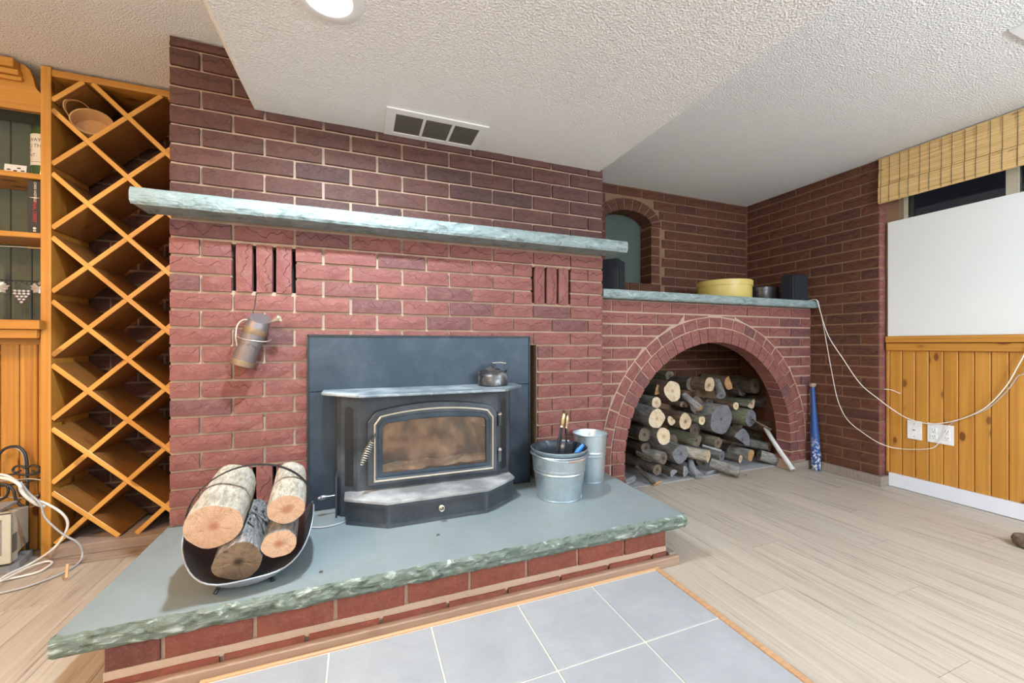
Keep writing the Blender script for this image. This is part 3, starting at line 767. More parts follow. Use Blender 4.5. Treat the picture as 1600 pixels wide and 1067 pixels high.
for sx in (-1, 1):
    for i in range(2):
        z0 = 0.068 + i * 0.0785
        a, b = sorted((AX + sx * AR, AX + sx * (AR + 0.109)))
        if sx < 0: a, b = AX - AR - 0.109 + 0.006, AX - AR + 0.006
        else: a, b = AX + AR - 0.006, AX + AR + 0.103
        front_brick(ar, a, b, z0, z0 + 0.0785, AY, M['brick'], 0.12, 0.004)
        a, b = sorted((AX + sx * (AR + 0.109), AX + sx * (AR + 0.182))); front_brick(ar, a, b, z0, z0 + 0.0785, AY, M['brick'], 0.05)
RO = AR + 0.188
for i in range(16):
    z0 = 1.288 - (i + 1) * PT; z1 = z0 + PT
    e0 = 1.52 + (0.12 if i % 2 else 0)
    ed = sorted({1.411, 3.446} | {e0 + 0.24 * q for q in range(-1, 9) if 1.44 < e0 + 0.24 * q < 3.42})
    def halfw(z): return math.sqrt(max(0, RO * RO - (z - AZ) ** 2)) if z > AZ else RO
    wb0, wt0 = halfw(z0 + J / 2), halfw(z1 - J / 2)
    if z0 + J / 2 - AZ > RO: wb0 = wt0 = -1
    for a, b in zip(ed[:-1], ed[1:]):
        a2, b2 = a + J / 2, b - J / 2; zb, zt = z0 + J / 2, z1 - J / 2
        def emit(c):
            if min(c[1][0] - c[0][0], c[2][0] - c[3][0]) < 0.004 and max(c[1][0] - c[0][0], c[2][0] - c[3][0]) < 0.03: return
            c = [list(p) for p in c]
            if c[1][0] < c[0][0]: c[1][0] = c[0][0] + 0.001
            if c[2][0] < c[3][0]: c[2][0] = c[3][0] + 0.001
            cx = sum(p[0] for p in c) / 4; cz = sum(p[1] for p in c) / 4
            put_brick(ar, quad_mesh([(p[0] - cx, p[1] - cz) for p in c], 0.035, M['brick'], R.randrange(9)), Vector((cx, AY - R.random() * 0.003, cz)))
        if wb0 <= 0 and wt0 <= 0: emit([(a2, zb), (b2, zb), (b2, zt), (a2, zt)]); continue
        Lb, Lt, Rb, Rt = AX - wb0, AX - wt0, AX + wb0, AX + wt0
        if b2 <= Lb or a2 >= Rb: emit([(a2, zb), (b2, zb), (b2, zt), (a2, zt)]); continue
        def arc(x_): return AZ + math.sqrt(max(0, RO * RO - (x_ - AX) ** 2)) + 0.003
        if wb0 > 0 and a2 >= Lb - 0.002 and b2 <= Rb + 0.002:
            za, zc_ = arc(a2), arc(b2)
            if min(za, zc_) < zt - 0.012:
                a3, b3 = a2, b2
                if za > zt - 0.004: a3 = AX + math.sqrt(max(0, RO * RO - (zt - 0.004 - AZ) ** 2)); za = zt - 0.004
                if zc_ > zt - 0.004: b3 = AX - math.sqrt(max(0, RO * RO - (zt - 0.004 - AZ) ** 2)); zc_ = zt - 0.004
                a3 = max(a2, min(a3, b2)); b3 = min(b2, max(b3, a2))
                if b3 - a3 > 0.02: emit([(a3, max(za, zb)), (b3, max(zc_, zb)), (b3, zt), (a3, zt)])
            continue
        if a2 < max(Lb, Lt): emit([(a2, zb), (max(a2, min(b2, Lb)), zb), (min(b2, Lt), zt), (a2, zt)])
        if b2 > min(Rb, Rt): emit([(min(b2, max(a2, Rb)), zb), (b2, zb), (b2, zt), (max(a2, Rt), zt)])
bevel(obj('base_board', MB().box(3.197, 3.40, AY - 0.030, AY - 0.004, 0, 0.066), M['basewood'], ar), 0.002)
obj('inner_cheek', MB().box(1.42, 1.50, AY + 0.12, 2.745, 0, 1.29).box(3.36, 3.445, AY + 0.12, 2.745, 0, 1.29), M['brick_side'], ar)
obj('ash_bed', MB().box(1.6, 3.3, 2.29, 2.74, 0.0005, 0.006), M['ash'], ar)
bevel(obj('base_board', MB().box(XR - 0.034, XR - 0.006, 1.685, 2.13, 0, 0.068), M['basewood'], wr), 0.002)
bevel(obj('base_board', MB().box(XR - 0.006, XR + 0.06, 1.685, 1.706, 0, 0.068), M['basewood'], wr), 0.002)

# ================================================================== RIGHT WALL: wainscot, board, window, blind
wc = thing('pine_wainscot', 'orange knotty pine wainscot of upright grooved boards below the white board', 'wainscot', (XW, 1.2, 0))
y = 1.708; first = True
obj('backing', MB().box(XW - 0.004, XW, -1.2, 1.708, 0.09, 1.05), M['pine_z'], wc)
ys = [1.708, 1.6855]; 
while ys[-1] > -0.9: ys.append(ys[-1] - 0.0695)
for b, a in zip(ys[:-1], ys[1:]):
    wdt = b - a
    me = MB().box(-0.006, 0.004, -wdt / 2 + 0.0018, wdt / 2 - 0.0018, -0.435, 0.435).mesh('plank', M['pine_z'])
    o = link('plank', me, wc, Matrix.Translation((XW - 0.008, (a + b) / 2, 0.529))); bevel(o, 0.0035, 1)
bevel(obj('cap_rail', MB().box(XW - 0.038, XW, -1.2, 1.70, 1.012, 1.057), M['pine_y'], wc), 0.004)
bevel(obj('lower_rail', MB().box(XW - 0.030, XW, -1.2, 1.70, 0.957, 1.008), M['pine_y'], wc), 0.004)
struct('baseboard_right', MB().box(XW - 0.026, XW, -1.2, 1.684, 0.004, 0.095), M['baseboard'])
bo = obj('white_wall_board', MB().box(XW - 0.020, XW - 0.004, -1.0, 1.693, 1.058, 1.865), M['board'])
bevel(bo, 0.001); tag(bo, 'large plain white board fixed over the lower window above the pine rail', 'board')
# window
wn = struct('window_1', MB().box(XW + 0.06, XW + 0.10, 1.625, 1.72, 1.25, 2.22), M['cream'])
obj('frame_rail', MB().box(XW + 0.06, XW + 0.12, -0.4, 1.625, 1.25, 1.29).box(XW + 0.06, XW + 0.12, -0.4, 1.625, 2.17, 2.22), M['darkframe'], wn)
obj('mullion', MB().box(XW + 0.06, XW + 0.11, 1.117, 1.164, 1.29, 2.17), M['cream'], wn)
obj('sash', MB().box(XW + 0.075, XW + 0.10, 1.595, 1.612, 1.29, 2.17), M['darkframe'], wn)
obj('pane', MB().box(XW + 0.085, XW + 0.09, 1.164, 1.60, 1.29, 2.17), M['wglass'], wn)
obj('pane', MB().box(XW + 0.085, XW + 0.09, -0.4, 1.117, 1.29, 2.17), M['wglass'], wn)
# blind: woven reeds and cords
bl = thing('woven_bamboo_blind', 'rolled-up woven bamboo blind hanging above the white board', 'blind', (3.44, 1.3, 1.99))
k = NT('bamboo_reeds'); v = k.coords((1, 0.9, 130), rnd=False); nA = k.noise(v, 2.0, 2); v2 = k.coords((1, 3, 26), rnd=False); nB = k.noise(v2, 1.6, 4, 0.7)
cc = k.ramp(nA, [(0.3, (0.42, 0.24, 0.08)), (0.5, (0.72, 0.48, 0.20)), (0.7, (0.85, 0.64, 0.33))])
cc = k.mix(k.math('MULTIPLY', k.step(nB, 0.60, 0.68), 0.8), cc, (0.12, 0.045, 0.015)); M['reed'] = k.fin(cc, 0.55)
def reeds(x, z0, z1, dz):
    mb = MB(); z = z0; i = 0
    while z < z1:
        h = dz * R.uniform(0.75, 1.0); xo = x + R.uniform(-0.0012, 0.0012)
        mb.box(xo - 0.0018, xo + 0.0018, -0.6, 1.706, z, z + h * 0.93); z += h
    return mb
o = obj('reeds', reeds(3.432, 1.99, 2.306, 0.0048), M['reed'], bl); o['kind'] = 'stuff'
o = obj('front_fold', reeds(3.423, 1.995, 2.10, 0.0048), M['reed'], bl); o['kind'] = 'stuff'
o = obj('front_fold', reeds(3.4275, 2.11, 2.20, 0.0048), M['reed'], bl); o['kind'] = 'stuff'
bevel(obj('head_rail', MB().box(3.436, 3.448, -0.6, 1.706, 2.27, 2.312), M['oldwood'], bl), 0.002)
y = 1.69; k_ = 0
while y > -0.5:
    obj('cord', MB().tube([(3.419, y + R.uniform(-.001, .001), 1.992), (3.419, y, 2.10), (3.424, y, 2.115), (3.426, y, 2.30)], 0.0013, 4), M['bark_dark'], bl)
    y -= 0.0475 + 0.009 * (k_ % 2); k_ += 1
# outlet plates
def plate(nm, y0, y1, z0, z1, label, kinds):
    t = thing(nm, label, 'outlet', (XW - 0.014, (y0 + y1) / 2, z0))
    bevel(obj('cover_plate', MB().box(XW - 0.020, XW - 0.0145, y0, y1, z0, z1), M['white'], t), 0.002)
    yc0 = (y0 + y1) / 2
    for yc in kinds:
        if yc == 'jack':
            mb = MB(); mb.tube([(XW - 0.026, yc0, 0.42), (XW - 0.019, yc0, 0.42)], 0.005, 10); obj('coax_jack', mb, M['brass'], t)
            mb = MB()
            for zz in (z0 + 0.02, z1 - 0.02): mb.tube([(XW - 0.0215, yc0, zz), (XW - 0.0195, yc0, zz)], 0.0035, 8)
            obj('screw', mb, M['chrome'], t)
        else:
            for zc in (0.398, 0.440):
                r_ = obj('receptacle', MB().box(XW - 0.0225, XW - 0.0195, yc - 0.016, yc + 0.016, zc - 0.015, zc + 0.015), M['white'], t); bevel(r_, 0.001)
                mb = MB()
                for dy, hh in ((-0.006, 0.005), (0.006, 0.004)): mb.box(XW - 0.0231, XW - 0.0224, yc + dy - 0.0011, yc + dy + 0.0011, zc - hh + 0.003, zc + hh + 0.003)
                mb.box(XW - 0.0231, XW - 0.0224, yc - 0.002, yc + 0.002, zc - 0.010, zc - 0.006)
                obj('slots', mb, M['black'], r_)
plate('coax_wall_plate', 1.509, 1.5855, 0.357, 0.483, 'small white single wall plate with one centre jack on the pine boards', ['jack'])
plate('double_power_outlet', 1.356, 1.4815, 0.357, 0.483, 'wide white wall plate with four sockets on the pine boards', [1.3875, 1.450])
# cables on the right
def cable(nm, pts, r, mat, label, cat='cable', sub=6, group=None):
    o = obj(nm, MB().tube(smooth_path(pts, sub), r, 6), mat, smooth='all'); return tag(o, label, cat, group)
M['cablew'] = flat('white_cable', (0.78, 0.74, 0.68), 0.5, var=0.05)
M['cableg'] = flat('grey_cable', (0.42, 0.42, 0.43), 0.5, var=0.1)
A = [(1277, 472), (1281, 484), (1293.9, 523.9), (1317.5, 561), (1344.5, 599.8), (1374.9, 625)]
B = [(1395, 640), (1418.7, 653.8), (1452.5, 662), (1493, 657), (1536.9, 638.6), (1570.6, 604.9), (1590.9, 571), (1603, 548), (1640, 470), (1720, 420)]
pa = [atX(p, q, 3.432) for p, q in A]; pa[0] = Vector((3.41, 2.10, 1.352)); pa.insert(0, Vector((3.40, 2.16, 1.353))); pa[2] = atX(1281, 484, 3.425)
cable('wall_cable', pa + [atX(p, q, 3.49) for p, q in B], 0.0032, M['cablew'], 'upper white cable sagging from the slate ledge across brick and pine')
A = [(1282, 486.7), (1290.5, 530.6), (1299, 577.9), (1309, 625), (1324, 655.5), (1347.9, 675.7), (1374.9, 692.6)]
B = [(1405, 701), (1452.5, 701), (1469, 689), (1479.5, 672), (1483, 664)]
pa = [atX(p, q, 3.434) for p, q in A]; pa = [Vector((3.395, 2.15, 1.3515)), Vector((3.40, 2.098, 1.351))] + pa
cable('wall_cable', pa + [atX(p, q, 3.495) for p, q in B], 0.0026, M['cablew'], 'lower thin white cable looping down the brick to the wide socket plate')
cable('wall_cable', [atX(p, q, 3.50) for p, q in [(1483, 664), (1500, 655), (1540, 640), (1572, 612), (1590, 588), (1604, 577), (1640, 500), (1730, 430)]], 0.0026, M['cableg'],
      'thin grey cable rising rightwards from the wide socket plate')
cable('loose_wire', [atX(1382, 608, 3.44), atX(1392, 609, 3.47), atX(1400, 612, 3.495), atX(1407, 615, 3.51)], 0.0022, M['cablew'],
      'short stub of white wire poking past the brick corner', 'wire')

# ================================================================== CEILING FIXTURES
def potlight(x, y, z, r, colr, s, seen, label):
    t = thing('recessed_ceiling_light', label, 'light', (x, y, z))
    if seen:
        obj('trim_ring', MB().lathe([(0.064, z + 0.011), (0.064, z - 0.002), (0.070, z - 0.0045), (0.098, z - 0.0035), (0.104, z + 0.0005)], 48, (x, y, 0)), M['white'], t, smooth=True)
        obj('lens', MB().lathe([(0.0001, z + 0.008), (r, z + 0.008)], 40, (x, y, 0)), emis('lens_cool', colr, s), t)
    else:
        obj('trim_ring', MB().lathe([(r + 0.002, z - 0.002), (r + 0.03, z - 0.004), (r + 0.036, z)], 32, (x, y, 0)), M['white'], t)
        obj('lens', MB().lathe([(0.0001, z - 0.003), (r, z - 0.003)], 32, (x, y, 0)), emis('lens_warm', colr, s), t)
labs = ['round recessed ceiling light glowing white near the chimney', 'round warm ceiling light left of the camera', 'round fill light added in the soffit behind the camera',
        'round fill light added in the high ceiling behind right', 'round fill light added in the high ceiling behind left']
for i, L in enumerate(LIGHTS): potlight(*L, i == 0, labs[i])
for i, (gx, gy, gz, gr_, gc, gs) in enumerate(FILL_GLOBES):  # rod and canopy dress the added fill globes
    t = thing('fill_globe', ['unseen white fill globe added behind the camera, left one', 'unseen white fill globe added behind the camera, middle one', 'unseen white fill globe added behind the camera, right one'][i], 'lamp', (gx, gy, gz))
    obj('globe', MB().lathe([(max(0.0001, gr_ * math.sin(PI * j / 16)), gz - gr_ * math.cos(PI * j / 16)) for j in range(17)], 32, (gx, gy, 0)), emis('fill_globe_glow', gc, gs), t, smooth='all')
    zt = SOF if -0.43 < gx < 1.37 else CEIL
    obj('hanging_rod', MB().tube([(gx, gy, gz + gr_), (gx, gy, zt)], 0.005, 8), M['chrome'], t)
    obj('canopy', MB().lathe([(0.0001, zt - 0.02), (0.05, zt - 0.018), (0.055, zt)], 24, (gx, gy, 0)), M['chrome'], t)
# soffit vent
vt = thing('ceiling_air_vent', 'white three-panel air vent in the soffit against the chimney bricks', 'vent', (0.355, 1.98, 2.05))
vx0, vx1, vy0, vy1 = 0.117, 0.592, 1.855, 2.094
xs3 = [(0.160, 0.284), (0.297, 0.421), (0.434, 0.556)]
mb = MB()
for (a, b, c, d) in rect_minus(vx0, vx1, vy0, vy1, [(p, q, 1.893, 2.062) for p, q in xs3]): mb.box(a, b, c, d, 2.053, 2.0595)
obj('frame', mb, M['white'], vt)
M['ventdark'] = flat('vent_louver', (0.33, 0.31, 0.28), 0.5, 0.0)
for p, q in xs3:
    gmb = MB(); 
    for i in range(17):
        yy = 1.895 + i * 0.0098; gmb.add([(p, yy, 2.0545), (q, yy, 2.0545), (q, yy + 0.0092, 2.0565), (p, yy + 0.0092, 2.0565)], [(3, 2, 1, 0)])
    gg = obj('louver_panel', gmb, M['ventdark'], vt)
obj('backing', MB().box(vx0 + 0.01, vx1 - 0.01, vy0 + 0.01, vy1 - 0.01, 2.0586, 2.0594), M['black'], vt)
v2 = thing('ceiling_register', 'white ceiling register cut off at the upper right corner', 'vent', (2.7, 0.65, 2.3))
mb = MB()
for (a, b, c, d) in rect_minus(2.535, 2.90, 0.50, 0.813, [(2.575, 2.86, 0.54, 0.773)]): mb.box(a, b, c, d, 2.306, 2.3145)
obj('frame', mb, M['white'], v2)
mb = MB()
for i in range(9): mb.box(2.58, 2.855, 0.545 + i * 0.026, 0.55 + i * 0.026, 2.307, 2.313)
obj('louvers', mb, M['white'], v2)
obj('backing', MB().box(2.57, 2.865, 0.535, 0.778, 2.3135, 2.3145), M['black'], v2)

# ================================================================== WOOD STOVE
st = thing('wood_stove_insert', 'black steel wood stove insert with glass door on the stone hearth', 'stove', (0.34, 1.95, 0.22))
bevel(obj('surround_panel', MB().box(-0.219, 0.899, 2.072, 2.080, 0.222, 0.776), M['stovepanel'], st), 0.0015)
bevel(obj('surround_panel', MB().box(-0.219, 0.899, 2.072, 2.080, 0.7785, 1.040), M['stovepanel'], st), 0.0015)
mb = MB().box(-0.223, -0.216, 2.066, 2.098, 0.222, 1.044).box(0.896, 0.903, 2.066, 2.098, 0.222, 1.044).box(-0.223, 0.903, 2.066, 2.098, 1.038, 1.046)
obj('surround_trim', mb, M['black'], st)
# body
bp = [(-0.092, 2.071), (-0.092, 1.985), (-0.075, 1.965), (-0.005, 1.932), (0.665, 1.932), (0.735, 1.965), (0.752, 1.985), (0.752, 2.071)]
mb = MB(); n = len(bp)
# body as a shell so that the fire box is open behind the glass
GX0, GX1, GZ0, GZ1 = 0.085, 0.612, 0.392, 0.665
def wallq(p, q, z0, z1, mb): mb.add([(p[0], p[1], z0), (q[0], q[1], z0), (q[0], q[1], z1), (p[0], p[1], z1)], [(0, 1, 2, 3)])
for i in range(n - 1):
    if i == 3:
        for (a, b, c, d) in rect_minus(bp[3][0], bp[4][0], 0.222, 0.773, [(GX0, GX1, GZ0, GZ1)]): wallq((a, 1.932), (b, 1.932), c, d, mb)
    else: wallq(bp[i], bp[i + 1], 0.222, 0.773, mb)
mb.add([(x, y, 0.773) for x, y in bp], [tuple(range(n))])
obj('body', mb, M['stove'], st)
for xc, dx in ((-0.040, -1), (0.701, 1)):
    # rounded slots, recessed dark strips on the chamfered corner posts
    mb = MB(); pts = []
    p0 = Vector((-0.075, 1.965)) if dx < 0 else Vector((0.735, 1.965)); p1 = Vector((-0.005, 1.932)) if dx < 0 else Vector((0.665, 1.932))
    for i in range(13):
        a = PI * i / 12; pts.append((0.5 + 0.26 * math.cos(a), 0.70 + 0.018 * math.sin(a)))
    pts += [(0.24, 0.36), (0.76, 0.36)]
    vs = []
    nrm = Vector((-(p1 - p0).y, (p1 - p0).x)).normalized(); nrm = nrm if nrm.y < 0 else -nrm
    for t_, z_ in pts:
        q = p0.lerp(p1, t_) + nrm * 0.0012; vs.append((q.x, q.y, z_))
    mb.add(vs, [tuple(range(len(vs)))]); obj('slot', mb, M['black'], st)
bevel(obj('side_flange', MB().box(-0.098, -0.091, 1.955, 2.07, 0.222, 0.40), M['stove'], st), 0.001)
# top plate
tpn = [(-0.155, 2.070), (-0.155, 1.955), (-0.145, 1.94), (0.0, 1.79), (0.655, 1.79), (0.795, 1.935), (0.80, 1.95), (0.80, 2.070)]
bevel(obj('top_plate', MB().prism(tpn, 0.7745, 0.7865), M['stovetop'], st), 0.003)
# ash lip
lp = [(-0.052, 1.95), (-0.052, 1.868), (0.115, 1.765), (0.556, 1.765), (0.725, 1.875), (0.725, 1.95)]
obj('ash_pan_box', MB().prism(lp, 0.221, 0.322), M['stove'], st)
def inset(poly, d):
    cx = sum(p[0] for p in poly) / len(poly); cy = 1.95
    return [(cx + (x - cx) * (1 + d), cy + (y - cy) * (1 + d * 3)) for x, y in poly]
bevel(obj('ash_lip', MB().prism(inset(lp, 0.018), 0.322, 0.336), M['ashlip'], st), 0.003)
mb = MB()
def perf(p, q, z0, z1, mb, cols, rows):
    p, q = Vector(p), Vector(q); d = (q - p); nr = Vector((d.y, -d.x)).normalized(); nr = nr if nr.y < 0 else -nr
    for j in range(rows):
        for i in range(cols):
            s = (i + 0.5 + (0.5 if j % 2 else 0)) / (cols + 0.5); c = p.lerp(q, s) + nr * 0.0016; zz = z0 + (z1 - z0) * (j + 0.5) / rows
            e = d.normalized() * 0.0016
            mb.add([(c.x - e.x, c.y - e.y, zz), (c.x, c.y, zz - 0.0016), (c.x + e.x, c.y + e.y, zz), (c.x, c.y, zz + 0.0016)], [(0, 1, 2, 3)])
perf((0.125, 1.765), (0.546, 1.765), 0.238, 0.308, mb, 90, 15); perf((-0.046, 1.864), (0.108, 1.769), 0.238, 0.308, mb, 40, 15); perf((0.562, 1.769), (0.719, 1.871), 0.238, 0.308, mb, 40, 15)
o = obj('grille_holes', mb, M['black'], st); o['kind'] = 'stuff'
kb = obj('air_knob', MB().tube([(0.339, 1.762, 0.284), (0.339, 1.745, 0.284)], 0.006, 10), M['nickel'], st)
mb = MB()
for i in range(4): mb.tube([(0.339 + 0.011 * math.cos(a * PI / 6), 1.744 - i * 0.0035, 0.284 + 0.011 * math.sin(a * PI / 6)) for a in range(12)], 0.0016, 5, closed=True)
obj('knob_coil', mb, M['nickel'], kb)
# door
def arch_outline(x0, x1, z0, zs, za, cut, n=14):
    p = [(x0, z0), (x0, zs - cut)]; 
    for i in range(n + 1):
        s = i / n; xx = x0 + cut * 0.75 + (x1 - x0 - cut * 1.5) * s
        p.append((xx, zs + (za - zs) * math.sin(PI * s) ** 0.8))
    p += [(x1, zs - cut), (x1, z0)]
    return p
dr = obj('door', MB().ringy(arch_outline(0.035, 0.652, 0.362, 0.694, 0.728, 0.045), arch_outline(0.082, 0.612, 0.394, 0.655, 0.676, 0.03), 1.903, 1.931), M['stove'], st)
bevel(dr, 0.006, 2)
tr_ = obj('door_trim', MB().ringy(arch_outline(0.063, 0.630, 0.378, 0.676, 0.702, 0.038), arch_outline(0.071, 0.622, 0.386, 0.669, 0.694, 0.034), 1.896, 1.905), M['trimgold'], dr); bevel(tr_, 0.002, 2)
o = obj('gasket_frame', MB().ringy(arch_outline(0.080, 0.616, 0.394, 0.657, 0.680, 0.03), arch_outline(0.102, 0.594, 0.410, 0.636, 0.652, 0.016), 1.908, 1.925), M['stovepanel'], dr); bevel(o, 0.003, 2)
obj('door_glass', MB().prismy(arch_outline(0.096, 0.600, 0.404, 0.642, 0.660, 0.014), 1.919, 1.922), M['glass'], dr)
for zc in (0.62, 0.44):
    h_ = obj('hinge', MB().lathe([(0.0001, zc - 0.032), (0.011, zc - 0.032), (0.011, zc + 0.026), (0.0001, zc + 0.026)], 16, (0.668, 1.915, 0)), M['stove'], dr)
    obj('hinge_cap', MB().lathe([(0.0135, zc + 0.024), (0.0135, zc + 0.030), (0.009, zc + 0.037), (0.0001, zc + 0.039)], 16, (0.668, 1.915, 0)), M['chrome'], h_)
# spring door handle
h0, h1 = Vector((0.071, 1.892, 0.60)), Vector((0.010, 1.845, 0.478))
hd = obj('handle', MB().tube([h0, h0.lerp(h1, 0.25), h1], 0.004, 8), M['stove'], dr)
def coil(p0, p1, rad, turns, wire, mb, taper=False, nseg=12):
    d = (p1 - p0); t = d.normalized(); u = t.orthogonal().normalized(); v = t.cross(u); pts = []
    N = int(turns * nseg)
    for i in range(N + 1):
        s = i / N; a = 2 * PI * turns * s; rr = rad * (1.0 if not taper else (0.55 + 0.9 * math.sin(PI * min(1, s * 0.9 + 0.1))))
        pts.append(p0 + d * s + (u * math.cos(a) + v * math.sin(a)) * rr)
    return mb.tube(pts, wire, 5)
obj('spring_grip', coil(h0.lerp(h1, 0.25), h1, 0.0105, 11, 0.0022, MB(), True), M['nickel'], hd, smooth='all')
dk = obj('damper_rod', MB().tube([(-0.098, 1.99, 0.3125), (-0.15, 1.985, 0.312)], 0.003, 8), M['chrome'], st)
obj('damper_coil', coil(Vector((-0.135, 1.985, 0.312)), Vector((-0.172, 1.983, 0.311)), 0.008, 7, 0.0017, MB(), True), M['chrome'], dk, smooth='all')
# fire box
mb = MB()
mb.box(0.03, 0.66, 2.27, 2.29, 0.34, 0.70).box(0.03, 0.05, 1.95, 2.27, 0.34, 0.70).box(0.65, 0.67, 1.95, 2.27, 0.34, 0.70).box(0.03, 0.67, 1.95, 2.29, 0.36, 0.375).box(0.03, 0.67, 1.95, 2.29, 0.69, 0.70)
obj('firebox_liner', mb, M['firebrick'], st)
for i in range(4):
    bevel(obj('firebrick', MB().box(0.055 + i * 0.15, 0.20 + i * 0.15, 2.25, 2.268, 0.376, 0.60), M['firebrick'], st), 0.003)
mb = MB(); nx, ny = 26, 12; vs = []
for j in range(ny + 1):
    for i in range(nx + 1):
        x_ = 0.052 + 0.596 * i / nx; y_ = 1.926 + 0.31 * j / ny
        vs.append((x_, y_, 0.414 + 0.016 * noise.noise(Vector((x_ * 14, y_ * 14, 2))) + 0.006 * noise.noise(Vector((x_ * 60, y_ * 60, 5))) + 0.02 * (x_ - 0.3)))
mb.add(vs, [(j * (nx + 1) + i, j * (nx + 1) + i + 1, (j + 1) * (nx + 1) + i + 1, (j + 1) * (nx + 1) + i) for j in range(ny) for i in range(nx)])
o = obj('ash_bed', mb, M['whiteash'], st); o['kind'] = 'stuff'

# kettle
kt = thing('old_kettle', 'small squat sooty kettle with bail handle on the stove top', 'kettle', (0.655, 1.985, 0.7868))
kz = 0.7868
obj('pot', MB().lathe([(0.0001, kz), (0.070, kz), (0.077, kz + 0.004), (0.078, kz + 0.05), (0.074, kz + 0.058), (0.050, kz + 0.074), (0.038, kz + 0.082), (0.0001, kz + 0.083)], 36, (0.655, 1.985, 0)), M['kettle'], kt, smooth=True)
lid = obj('lid', MB().lathe([(0.040, kz + 0.081), (0.040, kz + 0.086), (0.030, kz + 0.090), (0.0001, kz + 0.092)], 28, (0.655, 1.985, 0)), M['kettle'], kt, smooth=True)
obj('lid_knob', MB().lathe([(0.006, kz + 0.09), (0.006, kz + 0.099), (0.013, kz + 0.101), (0.013, kz + 0.106), (0.0001, kz + 0.108)], 16, (0.655, 1.985, 0)), M['blackmetal'], lid, smooth=True)
pts = [(0.585, 1.985, kz + 0.066), (0.592, 1.955, kz + 0.078), (0.62, 1.925, kz + 0.079), (0.665, 1.914, kz + 0.074), (0.70, 1.925, kz + 0.078), (0.722, 1.955, kz + 0.080), (0.726, 1.985, kz + 0.066)]
obj('bail_handle', MB().tube(smooth_path(pts), 0.0028, 6), M['blackmetal'], kt, smooth='all')
obj('grip', MB().tube([(0.652, 1.99, kz + 0.115), (0.70, 2.0, kz + 0.117), (0.735, 2.01, kz + 0.112)], 0.005, 8), M['chrome'], kt)
obj('grip_wire', MB().tube([(0.652, 1.99, kz + 0.115), (0.635, 1.985, kz + 0.098), (0.622, 1.98, kz + 0.07)], 0.0018, 5).tube([(0.735, 2.01, kz + 0.112), (0.728, 2.0, kz + 0.09), (0.722, 1.995, kz + 0.062)], 0.0018, 5), M['blackmetal'], kt)
sp = []
for i in range(9):
    a = PI * 0.5 + (i - 4) * 0.2
obj('spout', MB().tube(smooth_path([(0.59, 1.955, kz + 0.045), (0.575, 1.945, kz + 0.058), (0.568, 1.94, kz + 0.075)]), 0.008, 8, rr=None), M['kettle'], kt, smooth='all')

# ================================================================== BUCKETS
def wallp(r0, r1, h, z0, ribs, th=0.002):
    pr = [(0.0001, z0 + 0.006), (r0 - 0.004, z0 + 0.006), (r0 - 0.003, z0), (r0 + 0.003, z0), (r0 + 0.003, z0 + 0.005)]
    N = 40
    for i in range(N + 1):
        s = i / N; b = sum(0.0032 * math.exp(-((s - c) / 0.014) ** 2) for c in ribs); pr.append((r0 + (r1 - r0) * s + b, z0 + 0.006 + (h - 0.012) * s))
    pr += [(r1 + 0.006, z0 + h - 0.006), (r1 + 0.0075, z0 + h - 0.002), (r1 + 0.005, z0 + h + 0.001), (r1 - 0.001, z0 + h - 0.001), (r1 - 0.004, z0 + h - 0.01), (r0 - 0.003, z0 + 0.012), (0.0001, z0 + 0.010)]
    return pr
b1 = thing('galvanised_bucket', 'wide galvanised bucket lined with a second pail, holding fire tools', 'bucket', (0.97, 1.845, 0.221))
obj('pail', MB().lathe(wallp(0.113, 0.142, 0.225, 0.221, (0.60, 0.665)), 56, (0.97, 1.845, 0)), M['galv'], b1, smooth=True)
inner = obj('inner_pail', MB().lathe([(0.132, 0.436), (0.142, 0.462), (0.147, 0.466), (0.148, 0.470), (0.144, 0.471), (0.138, 0.462), (0.112, 0.26), (0.0001, 0.26)], 56, (0.97, 1.845, 0)), M['galv'], b1, smooth=True)
mb = MB(); vs = []; n = 56; rings = [(0.1495, 0.4725), (0.142, 0.462), (0.132, 0.42), (0.125, 0.36), (0.118, 0.29), (0.06, 0.28), (0.0005, 0.28)]
for r_, z_ in rings:
    for i in range(n):
        a = 2 * PI * i / n; q = 1 + 0.035 * noise.noise(Vector((math.cos(a) * 6, math.sin(a) * 6, z_ * 30)))
        q = 0.955 + (q - 1) * 0.7
        vs.append((0.97 + r_ * q * math.cos(a), 1.845 + r_ * q * math.sin(a), z_))
mb.add(vs, [(k * n + i, k * n + (i + 1) % n, (k + 1) * n + (i + 1) % n, (k + 1) * n + i) for k in range(len(rings) - 1) for i in range(n)])
M['bag'] = flat('black_liner', (0.03, 0.04, 0.055), 0.22, var=0.3); obj('liner_bag', mb, M['bag'], b1, smooth='all')
mb = MB()
pts = []
for i in range(17):
    a = PI + PI * i / 16; pts.append((0.97 + 0.151 * math.cos(a) , 1.845 + 0.154 * math.sin(a), 0.455 - 0.022 * math.sin(PI * i / 16)))
obj('bail_handle', MB().tube(pts, 0.0022, 6), M['galv'], b1, smooth='all')
obj('handle_grip', MB().tube([Vector(p) for p in pts[7:11]], 0.0052, 8), M['oldwood'], b1)
b2 = thing('galvanised_bucket', 'tall narrow empty galvanised bucket behind the wide one', 'bucket', (1.246, 1.990, 0.221))
obj('pail', MB().lathe(wallp(0.078, 0.0945, 0.272, 0.221, (0.56, 0.62)), 48, (1.246, 1.990, 0)), M['galv'], b2, smooth=True)
